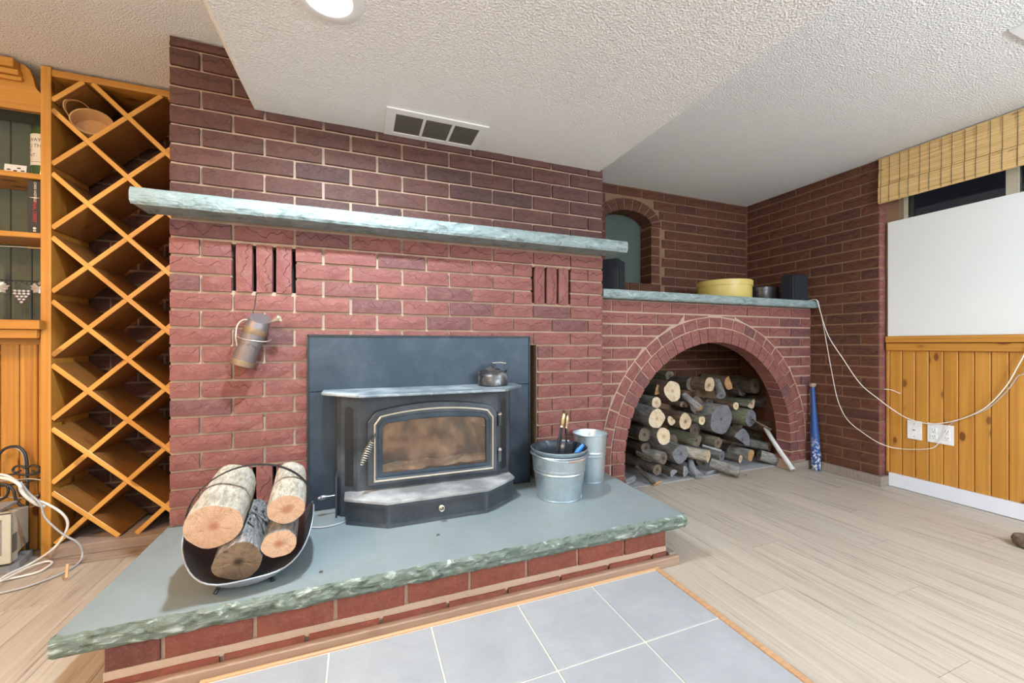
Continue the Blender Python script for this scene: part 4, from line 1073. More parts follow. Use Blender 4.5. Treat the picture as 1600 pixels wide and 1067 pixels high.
# fire tools standing in the wide bucket
tg = thing('fire_tongs', 'brass-handled black fire tongs standing in the wide bucket', 'fire tool', (0.99, 1.85, 0.29))
t0 = Vector((1.005, 1.86, 0.655)); 
obj('handle', MB().lathe([(0.0001, 0.0), (0.010, 0.004), (0.007, 0.012), (0.013, 0.03), (0.011, 0.06), (0.006, 0.075), (0.009, 0.082), (0.014, 0.088), (0.007, 0.094), (0.0001, 0.095)], 16,
    mat=Matrix.Translation((0.985, 1.85, 0.565)) @ Matrix.Rotation(0.22, 4, 'Y')), M['brass'], tg, smooth=True)
obj('shaft', MB().tube([(0.985, 1.85, 0.57), (0.952, 1.84, 0.45), (0.93, 1.835, 0.31)], 0.0055, 8).tube([(0.992, 1.85, 0.57), (0.972, 1.845, 0.45), (0.965, 1.84, 0.31)], 0.0055, 8), M['blackmetal'], tg)
tg2 = thing('fire_brush', 'second brass-handled hearth tool leaning right in the wide bucket', 'fire tool', (1.02, 1.86, 0.29))
obj('handle', MB().lathe([(0.0001, 0.0), (0.009, 0.004), (0.006, 0.012), (0.011, 0.03), (0.010, 0.055), (0.005, 0.068), (0.009, 0.078), (0.0001, 0.084)], 16,
    mat=Matrix.Translation((1.018, 1.86, 0.557)) @ Matrix.Rotation(0.12, 4, 'Y')), M['brass'], tg2, smooth=True)
obj('shaft', MB().tube([(1.018, 1.86, 0.56), (1.030, 1.855, 0.31)], 0.0065, 8), M['blackmetal'], tg2)
o = obj('ash_shovel', MB().box(-0.018, 0.018, -0.006, 0.006, 0, 0.20, Matrix.Translation((0.99, 1.80, 0.30)) @ Matrix.Rotation(0.06, 4, 'Y')), M['blackmetal']); bevel(o, 0.003)
tag(o, 'flat black square-ended tool upright at the front of the wide bucket', 'fire tool')
M['blue'] = flat('blue_plastic', (0.04, 0.24, 0.62), 0.35)
o = obj('gas_lighter', MB().tube([(1.032, 1.80, 0.42), (1.052, 1.79, 0.455), (1.078, 1.785, 0.485)], 0.012, 10, rr=[0.012, 0.014, 0.009]), M['blue'], smooth=True)
tag(o, 'bright blue plastic lighter poking over the wide bucket rim', 'lighter')

# ================================================================== LOGS
def logobj(name, p0, p1, r0, r1, label, bmat, emat, cat='firewood', irr=0.10, n=20, segs=8, squash=1.0, seed=None, group=None, ends=2, tilt=0.0, bow=0.0, split=False):
    p0, p1 = Vector(p0), Vector(p1); d = p1 - p0; L = d.length; q = d.to_track_quat('Z', 'Y')
    m = Matrix.Translation(p0) @ q.to_matrix().to_4x4()
    seed = R.random() * 50 if seed is None else seed
    t = bpy.data.objects.new(name, None); COL.objects.link(t); t.matrix_world = m; t.empty_display_size = 0.05
    t['label'] = label; t['category'] = cat
    if group: t['group'] = group
    PINV[t.name] = m.inverted()
    def rad(a, z):
        c, s_ = math.cos(a), math.sin(a); f = z / L
        r = (r0 + (r1 - r0) * f) * (1 + irr * noise.noise(Vector((c * 1.3, s_ * 1.3, z * 3 + seed))) * 2 + irr * 0.5 * noise.noise(Vector((c * 4, s_ * 4, z * 9 + seed))))
        if split:
            k_ = c * math.cos(seed) + s_ * math.sin(seed)
            if k_ > 0.25: r *= 0.25 / k_
        return r
    vs = []; fs = []
    def pt(a, z):
        r = rad(a, z); x, y = r * math.cos(a), r * math.sin(a) * squash
        zz = z + (tilt * y if z < L * 0.5 else -tilt * y)
        return (x + bow * math.sin(PI * z / L), y, zz)
    for k in range(segs + 1):
        for i in range(n): vs.append(pt(2 * PI * i / n, L * k / segs))
    for k in range(segs):
        for i in range(n): fs.append((k * n + i, k * n + (i + 1) % n, (k + 1) * n + (i + 1) % n, (k + 1) * n + i))
    o = link('bark', MB().add(vs, fs).mesh('bark', bmat, True), t, m)
    for e in range(ends):
        ring = vs[:n] if e == 0 else vs[segs * n:]
        cx = sum(p[0] for p in ring) / n; cy = sum(p[1] for p in ring) / n; cz = sum(p[2] for p in ring) / n
        v2 = [(cx, cy, cz)] + [(p[0] * 0.5 + cx * 0.5, p[1] * 0.5 + cy * 0.5, p[2] * 0.5 + cz * 0.5 + R.uniform(-.001, .001)) for p in ring] + list(ring)
        f2 = [(0, 1 + (i + 1) % n, 1 + i) for i in range(n)] + [(1 + i, 1 + (i + 1) % n, 1 + n + (i + 1) % n, 1 + n + i) for i in range(n)]
        if e: f2 = [f[::-1] for f in f2]
        link('cut_end', MB().add(v2, f2).mesh('cut_end', emat), t, m)
    return t

# log carrier
lc = thing('log_carrier', 'scuffed black steel log carrier with hoop handle on the hearth', 'log carrier', (-0.345, 1.63, 0.221))
HW, HL, RISE, CZ = 0.19, 0.20, 0.168, 0.234
ccx, ccy = -0.345, 1.645
phi = 2 * math.atan(RISE / HW); rho = HW / math.sin(phi); bmax = rho * phi
def sheet(a, b, off=0.0):      # a in -1..1 along Y, b in -1..1 across
    th = b * phi; x = (rho - off) * math.sin(th); z = rho - (rho - off) * math.cos(th)
    y = a * HL; z += 0.036 * a ** 12 * (1 - 0.6 * b * b)
    ct, s_ = math.cos(0.12), math.sin(0.12)
    return (ccx + x * ct - y * s_, ccy + x * s_ + y * ct, CZ + z)
def disc(off, flip):
    vs = [sheet(0, 0, off)]; fs = []; n = 64; rr = 14
    for k in range(1, rr + 1):
        for i in range(n):
            a = 2 * PI * i / n; q = 1 - (1 - k / rr) ** 2; vs.append(sheet(q * math.cos(a), q * math.sin(a), off))
    fs += [(0, 1 + i, 1 + (i + 1) % n) for i in range(n)]
    for k in range(rr - 1):
        for i in range(n): fs.append((1 + k * n + i, 1 + (k + 1) * n + i, 1 + (k + 1) * n + (i + 1) % n, 1 + k * n + (i + 1) % n))
    return vs, fs
mb = MB(); v_, f_ = disc(0.004, 0); mb.add(v_, f_); obj('pan', mb, M['carrier'], lc, smooth='all')
mb = MB(); v_, f_ = disc(0.0, 0); mb.add(v_, [f[::-1] for f in f_]); obj('pan_underside', mb, M['carrier_out'], lc, smooth='all')
rim = [sheet(math.cos(2 * PI * i / 64), math.sin(2 * PI * i / 64), 0.002) for i in range(64)]
obj('rolled_rim', MB().tube(rim, 0.0032, 6, closed=True), M['carrier_out'], lc, smooth='all')
pL = Vector(sheet(0, -0.98)); pR = Vector(sheet(0, 0.98)); pts = []
for i in range(25):
    a = PI * i / 24; c_ = (pL + pR) / 2; pts.append(c_ + (pL - pR) / 2 * math.cos(a) * 1.0 + Vector((0, -0.03 * math.sin(a), 0.185 * math.sin(a))))
mb = MB()
vs = []; 
for i, p in enumerate(pts):
    for dy, dr_ in ((-0.008, 0), (0.008, 0), (0.008, 0.003), (-0.008, 0.003)):
        rdir = (p - (pL + pR) / 2); rdir = rdir.normalized(); vs.append(p + Vector((0, dy, 0)) + rdir * dr_)
fs = []
for i in range(24):
    for j in range(4): fs.append((i * 4 + j, i * 4 + (j + 1) % 4, (i + 1) * 4 + (j + 1) % 4, (i + 1) * 4 + j))
mb.add(vs, fs); obj('hoop_handle', mb, M['blackmetal'], lc)
for (fx, fy, tx, ty) in ((-0.42, 1.492, -0.405, 1.515), (-0.262, 1.505, -0.28, 1.53), (-0.43, 1.80, -0.40, 1.75), (-0.26, 1.82, -0.29, 1.76)):
    obj('foot', MB().tube([(fx, fy, 0.223), (tx, ty, 0.246)], 0.006, 8), M['blackmetal'], lc)
logobj('firewood_log', (-0.412, 1.46, 0.446), (-0.445, 1.80, 0.462), 0.077, 0.074, 'thick pale-barked log with fresh pink cut end, left in the carrier', M['bark_pale'], M['end_fresh'], irr=0.06, n=28, seed=3.1, tilt=-0.35)
logobj('firewood_log', (-0.350, 1.468, 0.322), (-0.378, 1.77, 0.345), 0.065, 0.060, 'dark brown cut end log with shaggy bark lowest in the carrier', M['bark_rough'], M['end_brown'], irr=0.09, n=28, seed=8.4, tilt=-0.25)
logobj('firewood_log', (-0.220, 1.475, 0.463), (-0.252, 1.80, 0.472), 0.053, 0.056, 'pale-barked log with orange cut end uppermost on carrier right', M['bark_pale'], M['end_fresh'], irr=0.05, n=26, seed=12.2, tilt=-0.3)
logobj('firewood_log', (-0.240, 1.472, 0.357), (-0.262, 1.76, 0.367), 0.051, 0.050, 'log with speckled two-tone tan cut end under the right-hand one', M['bark_grey'], M['end_tan'] if False else M['end_fresh'], irr=0.07, n=26, seed=17.7, tilt=-0.3)
# twigs on top of the shaggy log
for i in range(3):
    a = Vector((-0.372 + i * 0.02, 1.66 + 0.03 * i, 0.405)); pts = [a + Vector((R.uniform(-.012, .012) + 0.012 * q, -0.028 * q, 0.010 * math.sin(q + i))) for q in range(5)]
    o = obj('twig', MB().tube(smooth_path(pts, 3), 0.003, 5), M['bark_rough'], smooth='all')
    tag(o, 'thin shaggy strip of bark on the dark log in the carrier', 'twig', 'bark strips on the dark log')
o = obj('flat_cord', MB().tube(smooth_path([(-0.22, 1.90, 0.2255), (-0.15, 1.87, 0.2245), (-0.09, 1.878, 0.2245), (-0.045, 1.90, 0.2245)]), 0.0035, 6), M['cableg'], smooth='all')
tag(o, 'grey cord lying on the hearth left of the stove', 'cord')

# firewood pile
def PL(px, py, Y): return atY(px, py, Y)
pile = [
 # px, py, radius px, Yfront, dx per m, dz per m, length, bark, end, split, label
 (1108, 601.5, 11.5, 2.40, -0.05, 0.0, 0.30, 'bark_brown', 'end_tan', 0, 'brown-barked log with ringed tan end, highest in the middle of the pile'),
 (1140, 597, 11, 2.46, 0.0, 0.0, 0.26, 'bark_brown', 'splitwood', 1, 'orange-brown split log at the top behind a grey one'),
 (1180, 603, 12, 2.44, -0.05, 0.0, 0.27, 'bark_dark', 'end_dark', 0, 'thick dark log with dim ringed end, top right of pile'),
 (1174, 630, 9, 2.42, -0.1, 0.0, 0.28, 'bark_moss', 'end_tan', 1, 'olive-barked log with half-bright tan end under the top right log'),
 (1127, 655, 23.5, 2.36, 0.0, 0.0, 0.34, 'bark_grey', 'end_grey', 0, 'biggest round grey cracked log end in the centre'),
 (1150, 634, 6, 2.39, 0.0, 0.02, 0.30, 'bark_brown', 'end_pale', 0, 'small tan round end at the upper right of the biggest grey log'),
 (1173, 653, 13, 2.36, -0.1, 0.0, 0.32, 'bark_moss', 'end_grey', 0, 'angular dark grey log end right of the biggest log'),
 (1097, 657, 7, 2.33, 0.0, 0.0, 0.28, 'bark_moss', 'end_pale', 0, 'small bright teardrop-shaped log end left of the biggest grey log'),
 (1071, 658.5, 12.5, 2.34, 0.0, 0.0, 0.32, 'bark_brown', 'end_tan', 0, 'brown log end with cream rim beside the teardrop end'),
 (1050, 655, 9, 2.35, 0.0, 0.0, 0.30, 'bark_brown', 'end_pale', 1, 'jagged pale split end between two round ends on the left'),
 (1051, 611, 16.5, 2.36, 0.0, 0.0, 0.33, 'bark_brown', 'end_pale', 0, 'large pale oval log end at the upper left'),
 (1026.5, 654, 16, 2.30, -0.05, 0.06, 0.36, 'bark_grey', 'end_pale', 0, 'round pale ringed log end nearest the left of the arch'),
 (1025.6, 629, 9, 2.36, 0.0, 0.0, 0.30, 'bark_grey', 'end_pale', 0, 'small pale round end peeping over the left ringed log'),
 (1037, 682, 13.5, 2.29, 0.0, 0.0, 0.34, 'bark_grey', 'end_pale', 0, 'cracked pale oval end directly under the left ringed log'),
 (1064, 709, 15, 2.32, 0.0, 0.0, 0.36, 'bark_grey', 'end_grey', 0, 'dark grey cracked round end low on the left'),
 (1036.5, 716, 9.5, 2.27, -0.15, 0.0, 0.22, 'bark_grey', 'end_dark', 0, 'knobbly grey-brown stub before the low dark grey end'),
 (1007, 679, 11, 2.36, 0.0, 0.0, 0.30, 'bark_dark', 'end_dark', 0, 'dim brown log end by the left side of the arch'),
 (1027, 734, 9, 2.30, -0.1, 0.0, 0.34, 'bark_dark', 'end_dark', 0, 'dark log low at the left of the floor layer'),
 (1053, 740, 7.5, 2.28, 0.0, 0.0, 0.34, 'bark_dark', 'splitgrey', 1, 'dark wedge with pointed top on the floor, left of its twin'),
 (1069, 736, 8, 2.30, 0.0, 0.0, 0.34, 'bark_dark', 'splitgrey', 1, 'dark wedge on the floor, right of its twin'),
 (1107, 713, 9.5, 2.26, -0.5, 0.05, 0.26, 'bark_pale', 'end_pale', 0, 'smooth yellowish log with pale end lying low in the middle'),
 (1128, 713, 8, 2.33, -0.2, 0.0, 0.30, 'bark_grey', 'end_grey', 0, 'thin grey log just right of the yellowish one'),
 (1088, 688, 10.5, 2.35, 0.0, 0.0, 0.30, 'bark_moss', 'end_dark', 1, 'mossy green split log under the brown rimmed end'),
 (1122, 692, 8.5, 2.36, 0.0, 0.0, 0.32, 'bark_moss', 'end_dark', 0, 'dim greenish log below the biggest grey log'),
 (1160, 687, 17, 2.36, 0.0, 0.0, 0.34, 'bark_dark', 'end_grey', 1, 'large dark split log right of centre, flat grey side up'),
 (1157, 717, 6.5, 2.32, -0.3, 0.0, 0.34, 'bark_dark', 'end_pale', 0, 'dark slim log with small pinkish end near the floor'),
 (1175, 713, 10, 2.34, 0.0, 0.0, 0.30, 'bark_grey', 'splitwood', 1, 'orange split piece with grey bark edge near the floor'),
 (1202, 698, 7.5, 2.38, -0.3, 0.0, 0.26, 'bark_grey', 'end_tan', 0, 'short grey log behind the white birch branch'),
 (1009, 700, 9, 2.40, 0.0, 0.0, 0.28, 'bark_dark', 'end_dark', 0, 'dark round end above the left floor layer'),
 (1047, 588, 9, 2.44, 0.0, 0.0, 0.28, 'bark_moss', 'end_dark', 1, 'mossy grey-green chunk topping the large pale oval end'),
 (1026, 609, 8.5, 2.42, 0.0, 0.0, 0.28, 'bark_dark', 'splitwood', 1, 'dark split piece with orange fibres against the upper left arch'),
 (1200, 668, 10, 2.44, 0.0, 0.0, 0.26, 'bark_brown', 'end_brown', 0, 'brown log at the right behind the birch branch top'),
 (1068, 634, 7.5, 2.42, 0.0, 0.0, 0.28, 'bark_brown', 'end_brown', 1, 'small brown split piece under the large pale oval end'),
 (1196, 629, 10, 2.48, 0.0, 0.0, 0.24, 'bark_dark', 'end_dark', 0, 'very dark log end against the right side of arch'),
]
for i, (px, py, rp, Y, dx, dz, L, bk, en, spl, lab) in enumerate(pile):
    p = PL(px, py, Y); dep = Y / ray(px)[1]; r = rp * dep * 0.97
    L = min(L, 2.735 - Y)
    dv = Vector((dx, 1, dz)).normalized()
    logobj('split_log' if spl else 'firewood_log', p, p + dv * L, r, r * 0.97, lab, M[bk], M[en], irr=0.10 if not spl else 0.14, n=18, segs=5, seed=i * 2.3 + 0.4, split=bool(spl), tilt=R.uniform(-0.12, 0.12))
# backing logs deep in the shadow
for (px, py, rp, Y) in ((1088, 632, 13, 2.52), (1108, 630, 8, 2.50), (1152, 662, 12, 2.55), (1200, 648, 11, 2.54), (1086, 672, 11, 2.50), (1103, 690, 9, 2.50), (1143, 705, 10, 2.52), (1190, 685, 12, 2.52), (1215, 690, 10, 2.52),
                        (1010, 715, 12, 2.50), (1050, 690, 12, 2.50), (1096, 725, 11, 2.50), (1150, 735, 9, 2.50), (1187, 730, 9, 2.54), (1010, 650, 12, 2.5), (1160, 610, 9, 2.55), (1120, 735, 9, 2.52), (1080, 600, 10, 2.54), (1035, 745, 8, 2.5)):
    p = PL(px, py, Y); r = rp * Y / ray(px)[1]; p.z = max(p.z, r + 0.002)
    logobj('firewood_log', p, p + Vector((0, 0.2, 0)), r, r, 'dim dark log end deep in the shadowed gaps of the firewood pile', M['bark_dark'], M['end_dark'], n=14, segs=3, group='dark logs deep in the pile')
# loose pieces with their own directions
def piece(name, a, b, r, lab, bk, en, spl=False, n=12, bow=0.0, squash=1.0):
    return logobj(name, a, b, r, r * 0.95, lab, M[bk], M[en], irr=0.12, n=n, segs=6, split=spl, bow=bow, squash=squash)
piece('firewood_log', PL(1127, 618, 2.37), PL(1119, 597, 2.50), 0.036, 'grey round branch lying down between the two top logs', 'bark_grey', 'end_grey')
piece('rough_split_log', PL(1093, 640, 2.30), PL(1068, 618, 2.44), 0.032, 'rough splintered grey piece slanting over the teardrop end', 'bark_rough', 'splitwood', True)
a = PL(1155, 736, 2.17); a.z = 0.048; b = PL(1110, 716, 2.33); b.z = 0.085
piece('firewood_log', a, b, 0.038, 'grooved grey-brown log rolled out onto the floor in front', 'bark_grey', 'end_dark', n=18)
piece('wood_sliver', PL(1126, 704, 2.27), PL(1097, 696, 2.33), 0.017, 'flat pale grey sliver of wood in the middle of the pile', 'splitgrey', 'splitgrey', True, squash=0.6)
a = PL(1212, 718, 2.30); b = PL(1186, 711, 2.36); 
piece('firewood_log', a, b, 0.045, 'rough-barked log lying sideways at the foot of the birch', 'bark_grey', 'end_dark', n=16)
piece('birch_branch', Vector((3.17, 2.125, 0.018)), PL(1196, 668, 2.40), 0.019, 'thin white birch branch leaning at the right of the pile', 'bark_birch', 'end_pale', n=14, bow=0.008)
o = piece('birch_stub', PL(1231, 735, 2.10) * 1.0, PL(1229, 722, 2.10), 0.021, 'short white birch stub at the foot of the leaning branch', 'bark_birch', 'end_pale', n=14) if False else None
piece('bark_strip', PL(1203, 671, 2.30), PL(1176, 656, 2.33), 0.016, 'curled grey-brown bark strip crossing the top of the birch', 'bark_brown', 'end_brown', squash=0.5)
a = PL(1022, 748, 2.26); a.z = 0.022; b = PL(994, 729, 2.42); b.z = 0.10
piece('thin_stick', a, b, 0.016, 'thin dark stick slanting down at the left floor layer', 'bark_dark', 'end_dark')
a = PL(1093, 742, 2.25); a.z = 0.03
piece('firewood_log', a, PL(1079, 719, 2.40), 0.028, 'curved smooth grey limb bending to the floor left of middle', 'splitgrey', 'splitgrey', bow=0.02)
a = Vector((1.93, 2.27, 0.012))
piece('bark_chip', a, a + Vector((0.10, 0.03, 0.0)), 0.011, 'small bright orange chip of wood on the floor', 'splitwood', 'splitwood')
a = Vector((1.74, 2.32, 0.03))
piece('split_log', a, a + Vector((0.12, 0.05, 0.0)), 0.028, 'flat grey chunk on the floor at the left corner', 'splitgrey', 'splitgrey', True)
a = Vector((2.45, 2.30, 0.026))
piece('split_log', a, a + Vector((0.22, 0.06, 0.0)), 0.022, 'flat blue-grey split piece on the floor, right of middle', 'splitgrey', 'splitgrey', True)
mb = MB(); mb.box(-0.028, 0.028, -0.07, 0.07, 0.0, 0.30, Matrix.Translation((1.70, 2.42, 0.008)) @ Matrix.Rotation(-0.06, 4, 'Y'))
o = obj('split_log', mb, M['splitgrey']); bevel(o, 0.012, 2); tag(o, 'upright grey and brown split slab at the left side of arch', 'firewood')
mb = MB(); mb.box(-0.03, 0.03, -0.07, 0.07, 0.0, 0.30, Matrix.Translation((1.79, 2.50, 0.008)) @ Matrix.Rotation(-0.10, 4, 'Y'))
o = obj('split_log', mb, M['splitwood']); bevel(o, 0.012, 2); tag(o, 'upright orange-brown split slab just right of the grey one', 'firewood')

# ================================================================== OIL CAN, BAT, SHELF ITEMS
oc = thing('oil_can', 'rusty grey cylindrical oil can hung from a vent brick slot', 'oil can', (-0.44, 2.045, 0.9))
c0, c1 = Vector((-0.474, 2.038, 0.908)), Vector((-0.418, 2.038, 1.072)); ax = (c1 - c0)
mm = Matrix.Translation(c0) @ ax.to_track_quat('Z', 'Y').to_matrix().to_4x4(); LL = ax.length
M['tin'] = mk_steel('aged_tin', (0.20, 0.175, 0.18), 0.6, 0.6, 0.42, (0.22, 0.13, 0.08))
M['rusty'] = flat('rusty_band', (0.28, 0.185, 0.11), 0.5, 0.5, var=0.3)
obj('body', MB().lathe([(0.0001, 0), (0.045, 0), (0.045, LL)], 32, mat=mm), M['tin'], oc, smooth=True)
obj('band', MB().lathe([(0.0455, 0.001), (0.0465, 0.002), (0.0465, 0.024), (0.0455, 0.025)], 32, mat=mm), M['rusty'], oc, smooth=True)
obj('band', MB().lathe([(0.0455, LL - 0.03), (0.0465, LL - 0.028), (0.0465, LL - 0.004), (0.0455, LL - 0.003)], 32, mat=mm), M['rusty'], oc, smooth=True)
mb = MB(); vs = []; n = 32
for s, rr, dz in ((0, 0.045, 0), (1, 0.041, 0.045), (2, 0.0005, 0.045)):
    for i in range(n):
        a = 2 * PI * i / n; tilt = 0.022 * math.cos(a) if s else 0
        vs.append(mm @ Vector((rr * math.cos(a), rr * math.sin(a), LL + dz + (tilt if s == 1 else 0))))
mb.add(vs, [(k * n + i, k * n + (i + 1) % n, (k + 1) * n + (i + 1) % n, (k + 1) * n + i) for k in range(2) for i in range(n)]); obj('hood', mb, M['tin'], oc, smooth=True)
obj('handle', MB().tube(smooth_path([(-0.485, 2.02, 0.985), (-0.490, 2.015, 1.03), (-0.486, 2.02, 1.08), (-0.468, 2.03, 1.105), (-0.44, 2.035, 1.105)]), 0.0035, 6), M['trimgold'], oc, smooth='all')
obj('wire_band', MB().tube(smooth_path([(-0.486, 2.01, 1.035), (-0.455, 1.985, 1.022), (-0.415, 1.985, 1.015), (-0.375, 2.0, 1.012), (-0.36, 2.02, 1.02)]), 0.002, 5), M['trimgold'], oc, smooth='all')
obj('spout', MB().tube(smooth_path([(-0.380, 2.035, 1.085), (-0.362, 2.02, 1.098), (-0.345, 2.01, 1.108)]), 0.0022, 6), M['trimgold'], oc, smooth='all')
f0 = Vector((-0.350, 2.01, 1.103)); fm = Matrix.Translation(f0) @ Vector((0.75, -0.25, 0.35)).to_track_quat('Z', 'Y').to_matrix().to_4x4()
obj('measuring_cup', MB().lathe([(0.0001, 0), (0.008, 0.0), (0.0165, 0.030), (0.0155, 0.030), (0.007, 0.003)], 20, mat=fm), M['nickel'], oc, smooth=True)
obj('hanging_wire', MB().tube(smooth_path([(-0.429, 2.11, 1.235), (-0.430, 2.088, 1.222), (-0.434, 2.080, 1.17), (-0.440, 2.05, 1.118), (-0.445, 2.035, 1.105)]), 0.0018, 5), M['blackmetal'], oc, smooth='all')

bt = thing('baseball_bat', 'blue scuffed baseball bat standing handle-up in the brick corner', 'bat', (3.378, 2.06, 0.0))
bq0, bq1 = Vector((3.378, 2.085, 0.004)), Vector((3.395, 2.125, 0.69)); bm = Matrix.Translation(bq0) @ (bq1 - bq0).to_track_quat('Z', 'Y').to_matrix().to_4x4()
k = NT('scuffed_blue_paint'); v = k.coords(rnd=False); n_ = k.noise(v, 55, 4, 0.6); tc = k.node('ShaderNodeTexCoord'); sx = k.node('ShaderNodeSeparateXYZ'); k.l.new(tc.outputs['Object'], sx.inputs[0])
low = k.math('SUBTRACT', 1.0, k.step(sx.outputs[2], 0.12, 0.30)); f = k.math('MULTIPLY', k.step(n_, 0.50, 0.56), low)
M['bat'] = k.fin(k.mix(f, (0.018, 0.07, 0.24), (0.62, 0.64, 0.66)), 0.35)
obj('barrel', MB().lathe([(0.0001, 0), (0.022, 0.001), (0.030, 0.012), (0.032, 0.10), (0.030, 0.25), (0.022, 0.42), (0.016, 0.55), (0.0145, 0.66)], 24, mat=bm), M['bat'], bt, smooth=True)
obj('knob', MB().lathe([(0.0145, 0.655), (0.024, 0.665), (0.026, 0.675), (0.022, 0.685), (0.0001, 0.687)], 24, mat=bm), M['oldwood'], bt, smooth=True)

SZ = 1.3495
M['yellow'] = flat('mustard_tin', (0.55, 0.42, 0.12), 0.4, var=0.12, sc=6)
yt = thing('round_tin', 'large round mustard-yellow lidded tin on the slate ledge', 'tin', (2.70, 2.35, SZ))
obj('body', MB().lathe([(0.0001, SZ), (0.190, SZ), (0.193, SZ + 0.006), (0.193, SZ + 0.105)], 48, (2.70, 2.35, 0)), M['yellow'], yt, smooth=True)
obj('lid', MB().lathe([(0.194, SZ + 0.098), (0.199, SZ + 0.099), (0.200, SZ + 0.137), (0.197, SZ + 0.141), (0.0001, SZ + 0.142)], 48, (2.70, 2.35, 0)), M['yellow'], yt, smooth=True)
M['darktin'] = flat('dark_tin', (0.035, 0.028, 0.028), 0.3, 0.3)
dt = thing('round_tin', 'small dark round lidded tin between the yellow tin and speaker', 'tin', (3.225, 2.44, SZ))
obj('body', MB().lathe([(0.0001, SZ), (0.125, SZ), (0.127, SZ + 0.004), (0.127, SZ + 0.105)], 40, (3.225, 2.44, 0)), M['darktin'], dt, smooth=True)
obj('lid', MB().lathe([(0.128, SZ + 0.10), (0.132, SZ + 0.101), (0.132, SZ + 0.128), (0.128, SZ + 0.133), (0.05, SZ + 0.136), (0.0001, SZ + 0.136)], 40, (3.225, 2.44, 0)), M['darktin'], dt, smooth=True)
M['spk'] = flat('speaker_cabinet', (0.02, 0.024, 0.032), 0.45); M['spkgrille'] = flat('speaker_cloth', (0.012, 0.014, 0.018), 0.9, sc=300)
s1 = thing('bookshelf_speaker', 'small black box speaker at the right end of the slate ledge', 'speaker', (3.305, 2.2, SZ))
bevel(obj('cabinet', MB().box(3.218, 3.388, 2.158, 2.255, SZ, SZ + 0.208), M['spk'], s1), 0.003)
gr = obj('grille', MB().box(3.224, 3.382, 2.150, 2.158, SZ + 0.006, SZ + 0.202), M['spkgrille'], s1); bevel(gr, 0.003)
obj('badge', MB().box(3.300, 3.332, 2.1488, 2.1500, SZ + 0.010, SZ + 0.017), M['chrome'], gr)
s2 = thing('bookshelf_speaker', 'black box speaker half hidden behind the chimney corner on the ledge', 'speaker', (1.69, 2.38, SZ))
sm = Matrix.Translation((1.664, 2.30, SZ)) @ Matrix.Rotation(0.67, 4, 'Z')
bevel(obj('cabinet', MB().box(0, 0.16, 0.0, 0.14, 0, 0.245, sm), M['spk'], s2), 0.003)
bevel(obj('grille', MB().box(0.006, 0.154, -0.006, 0.0, 0.006, 0.239, sm), M['spkgrille'], s2), 0.002)

# foot of some furniture entering at the right edge
o = obj('furniture_foot', MB().lathe([(0.0001, 0.001), (0.036, 0.001), (0.050, 0.014), (0.055, 0.034), (0.048, 0.054), (0.0001, 0.058)], 28, tuple(atZ(1607, 856, 0.0).xy) + (0,)), M['bark_brown'], smooth=True)
tag(o, 'rounded dark brown furniture foot entering at the right edge of floor', 'furniture foot')

# ================================================================== LEFT SIDE: wine rack, bookcase, clutter
rk = thing('wine_rack', 'tall orange pine diamond-lattice wine rack left of the chimney', 'wine rack', (-1.1, 2.54, 0.05))
RX0, RX1, RZ0, RZ1, RY0, RY1 = -1.354, -0.80, 0.052, 2.268, 2.54, 2.82
bevel(obj('upright', MB().box(-1.391, -1.354, RY0 - 0.004, RY1, 0.002, 2.308), M['pine_z'], rk), 0.002)
bevel(obj('top_board', MB().box(RX0, RX1, RY0, RY1, 2.268, 2.300), M['pine_x'], rk), 0.002)
obj('side_board', MB().box(RX1, RX1 + 0.02, RY0 + 0.01, RY1, 0.052, 2.300), M['pine_z'], rk)
def seg(xa, za, sgn, dy):
    # line z = za + sgn*(x-xa); clip to rack rectangle
    ts = []
    lo, hi = RX0 - xa, RX1 - xa
    a, b = ((RZ0 - za) * sgn, (RZ1 - za) * sgn); lo = max(lo, min(a, b)); hi = min(hi, max(a, b))
    if hi - lo < 0.05: return
    p = Vector((xa + lo, 0, za + sgn * lo)); q = Vector((xa + hi, 0, za + sgn * hi)); c = (p + q) / 2; L = (q - p).length
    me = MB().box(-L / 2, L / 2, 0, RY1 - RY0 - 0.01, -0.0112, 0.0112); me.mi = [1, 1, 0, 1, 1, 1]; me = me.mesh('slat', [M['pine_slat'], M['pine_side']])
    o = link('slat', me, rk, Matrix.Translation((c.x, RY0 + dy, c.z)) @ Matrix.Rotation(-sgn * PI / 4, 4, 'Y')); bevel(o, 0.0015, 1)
for n_ in range(-9, 8):
    seg(-1.2245, 1.982 + 0.302 * n_, 1, 0.0015); seg(-1.2245, 1.982 + 0.302 * n_, -1, 0.0)
slp = obj('timber_sleeper', MB().box(-1.345, -0.762, 2.50, 2.80, 0.001, 0.050), M['oldwood']); bevel(slp, 0.003)
tag(slp, 'weathered grey floor timber under the wine rack', 'timber')
# bentwood basket in the rack
M['bentwood'] = flat('bentwood', (0.62, 0.36, 0.16), 0.45, var=0.15)
bk = thing('bentwood_basket', 'small round bentwood basket with loop handle in the upper wine rack', 'basket', (-1.22, 2.62, 2.03))
bc_ = Matrix.Translation((-1.235, 2.60, 2.098)) @ Matrix.Rotation(math.radians(68), 4, 'X') @ Matrix.Rotation(0.25, 4, 'Y')
obj('hoop', MB().lathe([(0.072, -0.055), (0.076, 0.0), (0.079, 0.002), (0.079, 0.012), (0.073, 0.012), (0.069, -0.052), (0.0001, -0.054)], 36, mat=bc_), M['bentwood'], bk, smooth=True)
pts = [bc_ @ Vector((-0.078, 0.0, -0.01)), bc_ @ Vector((-0.095, 0.02, 0.03)), bc_ @ Vector((-0.088, 0.05, 0.05)), bc_ @ Vector((-0.05, 0.085, 0.03)), bc_ @ Vector((-0.02, 0.080, 0.0))]
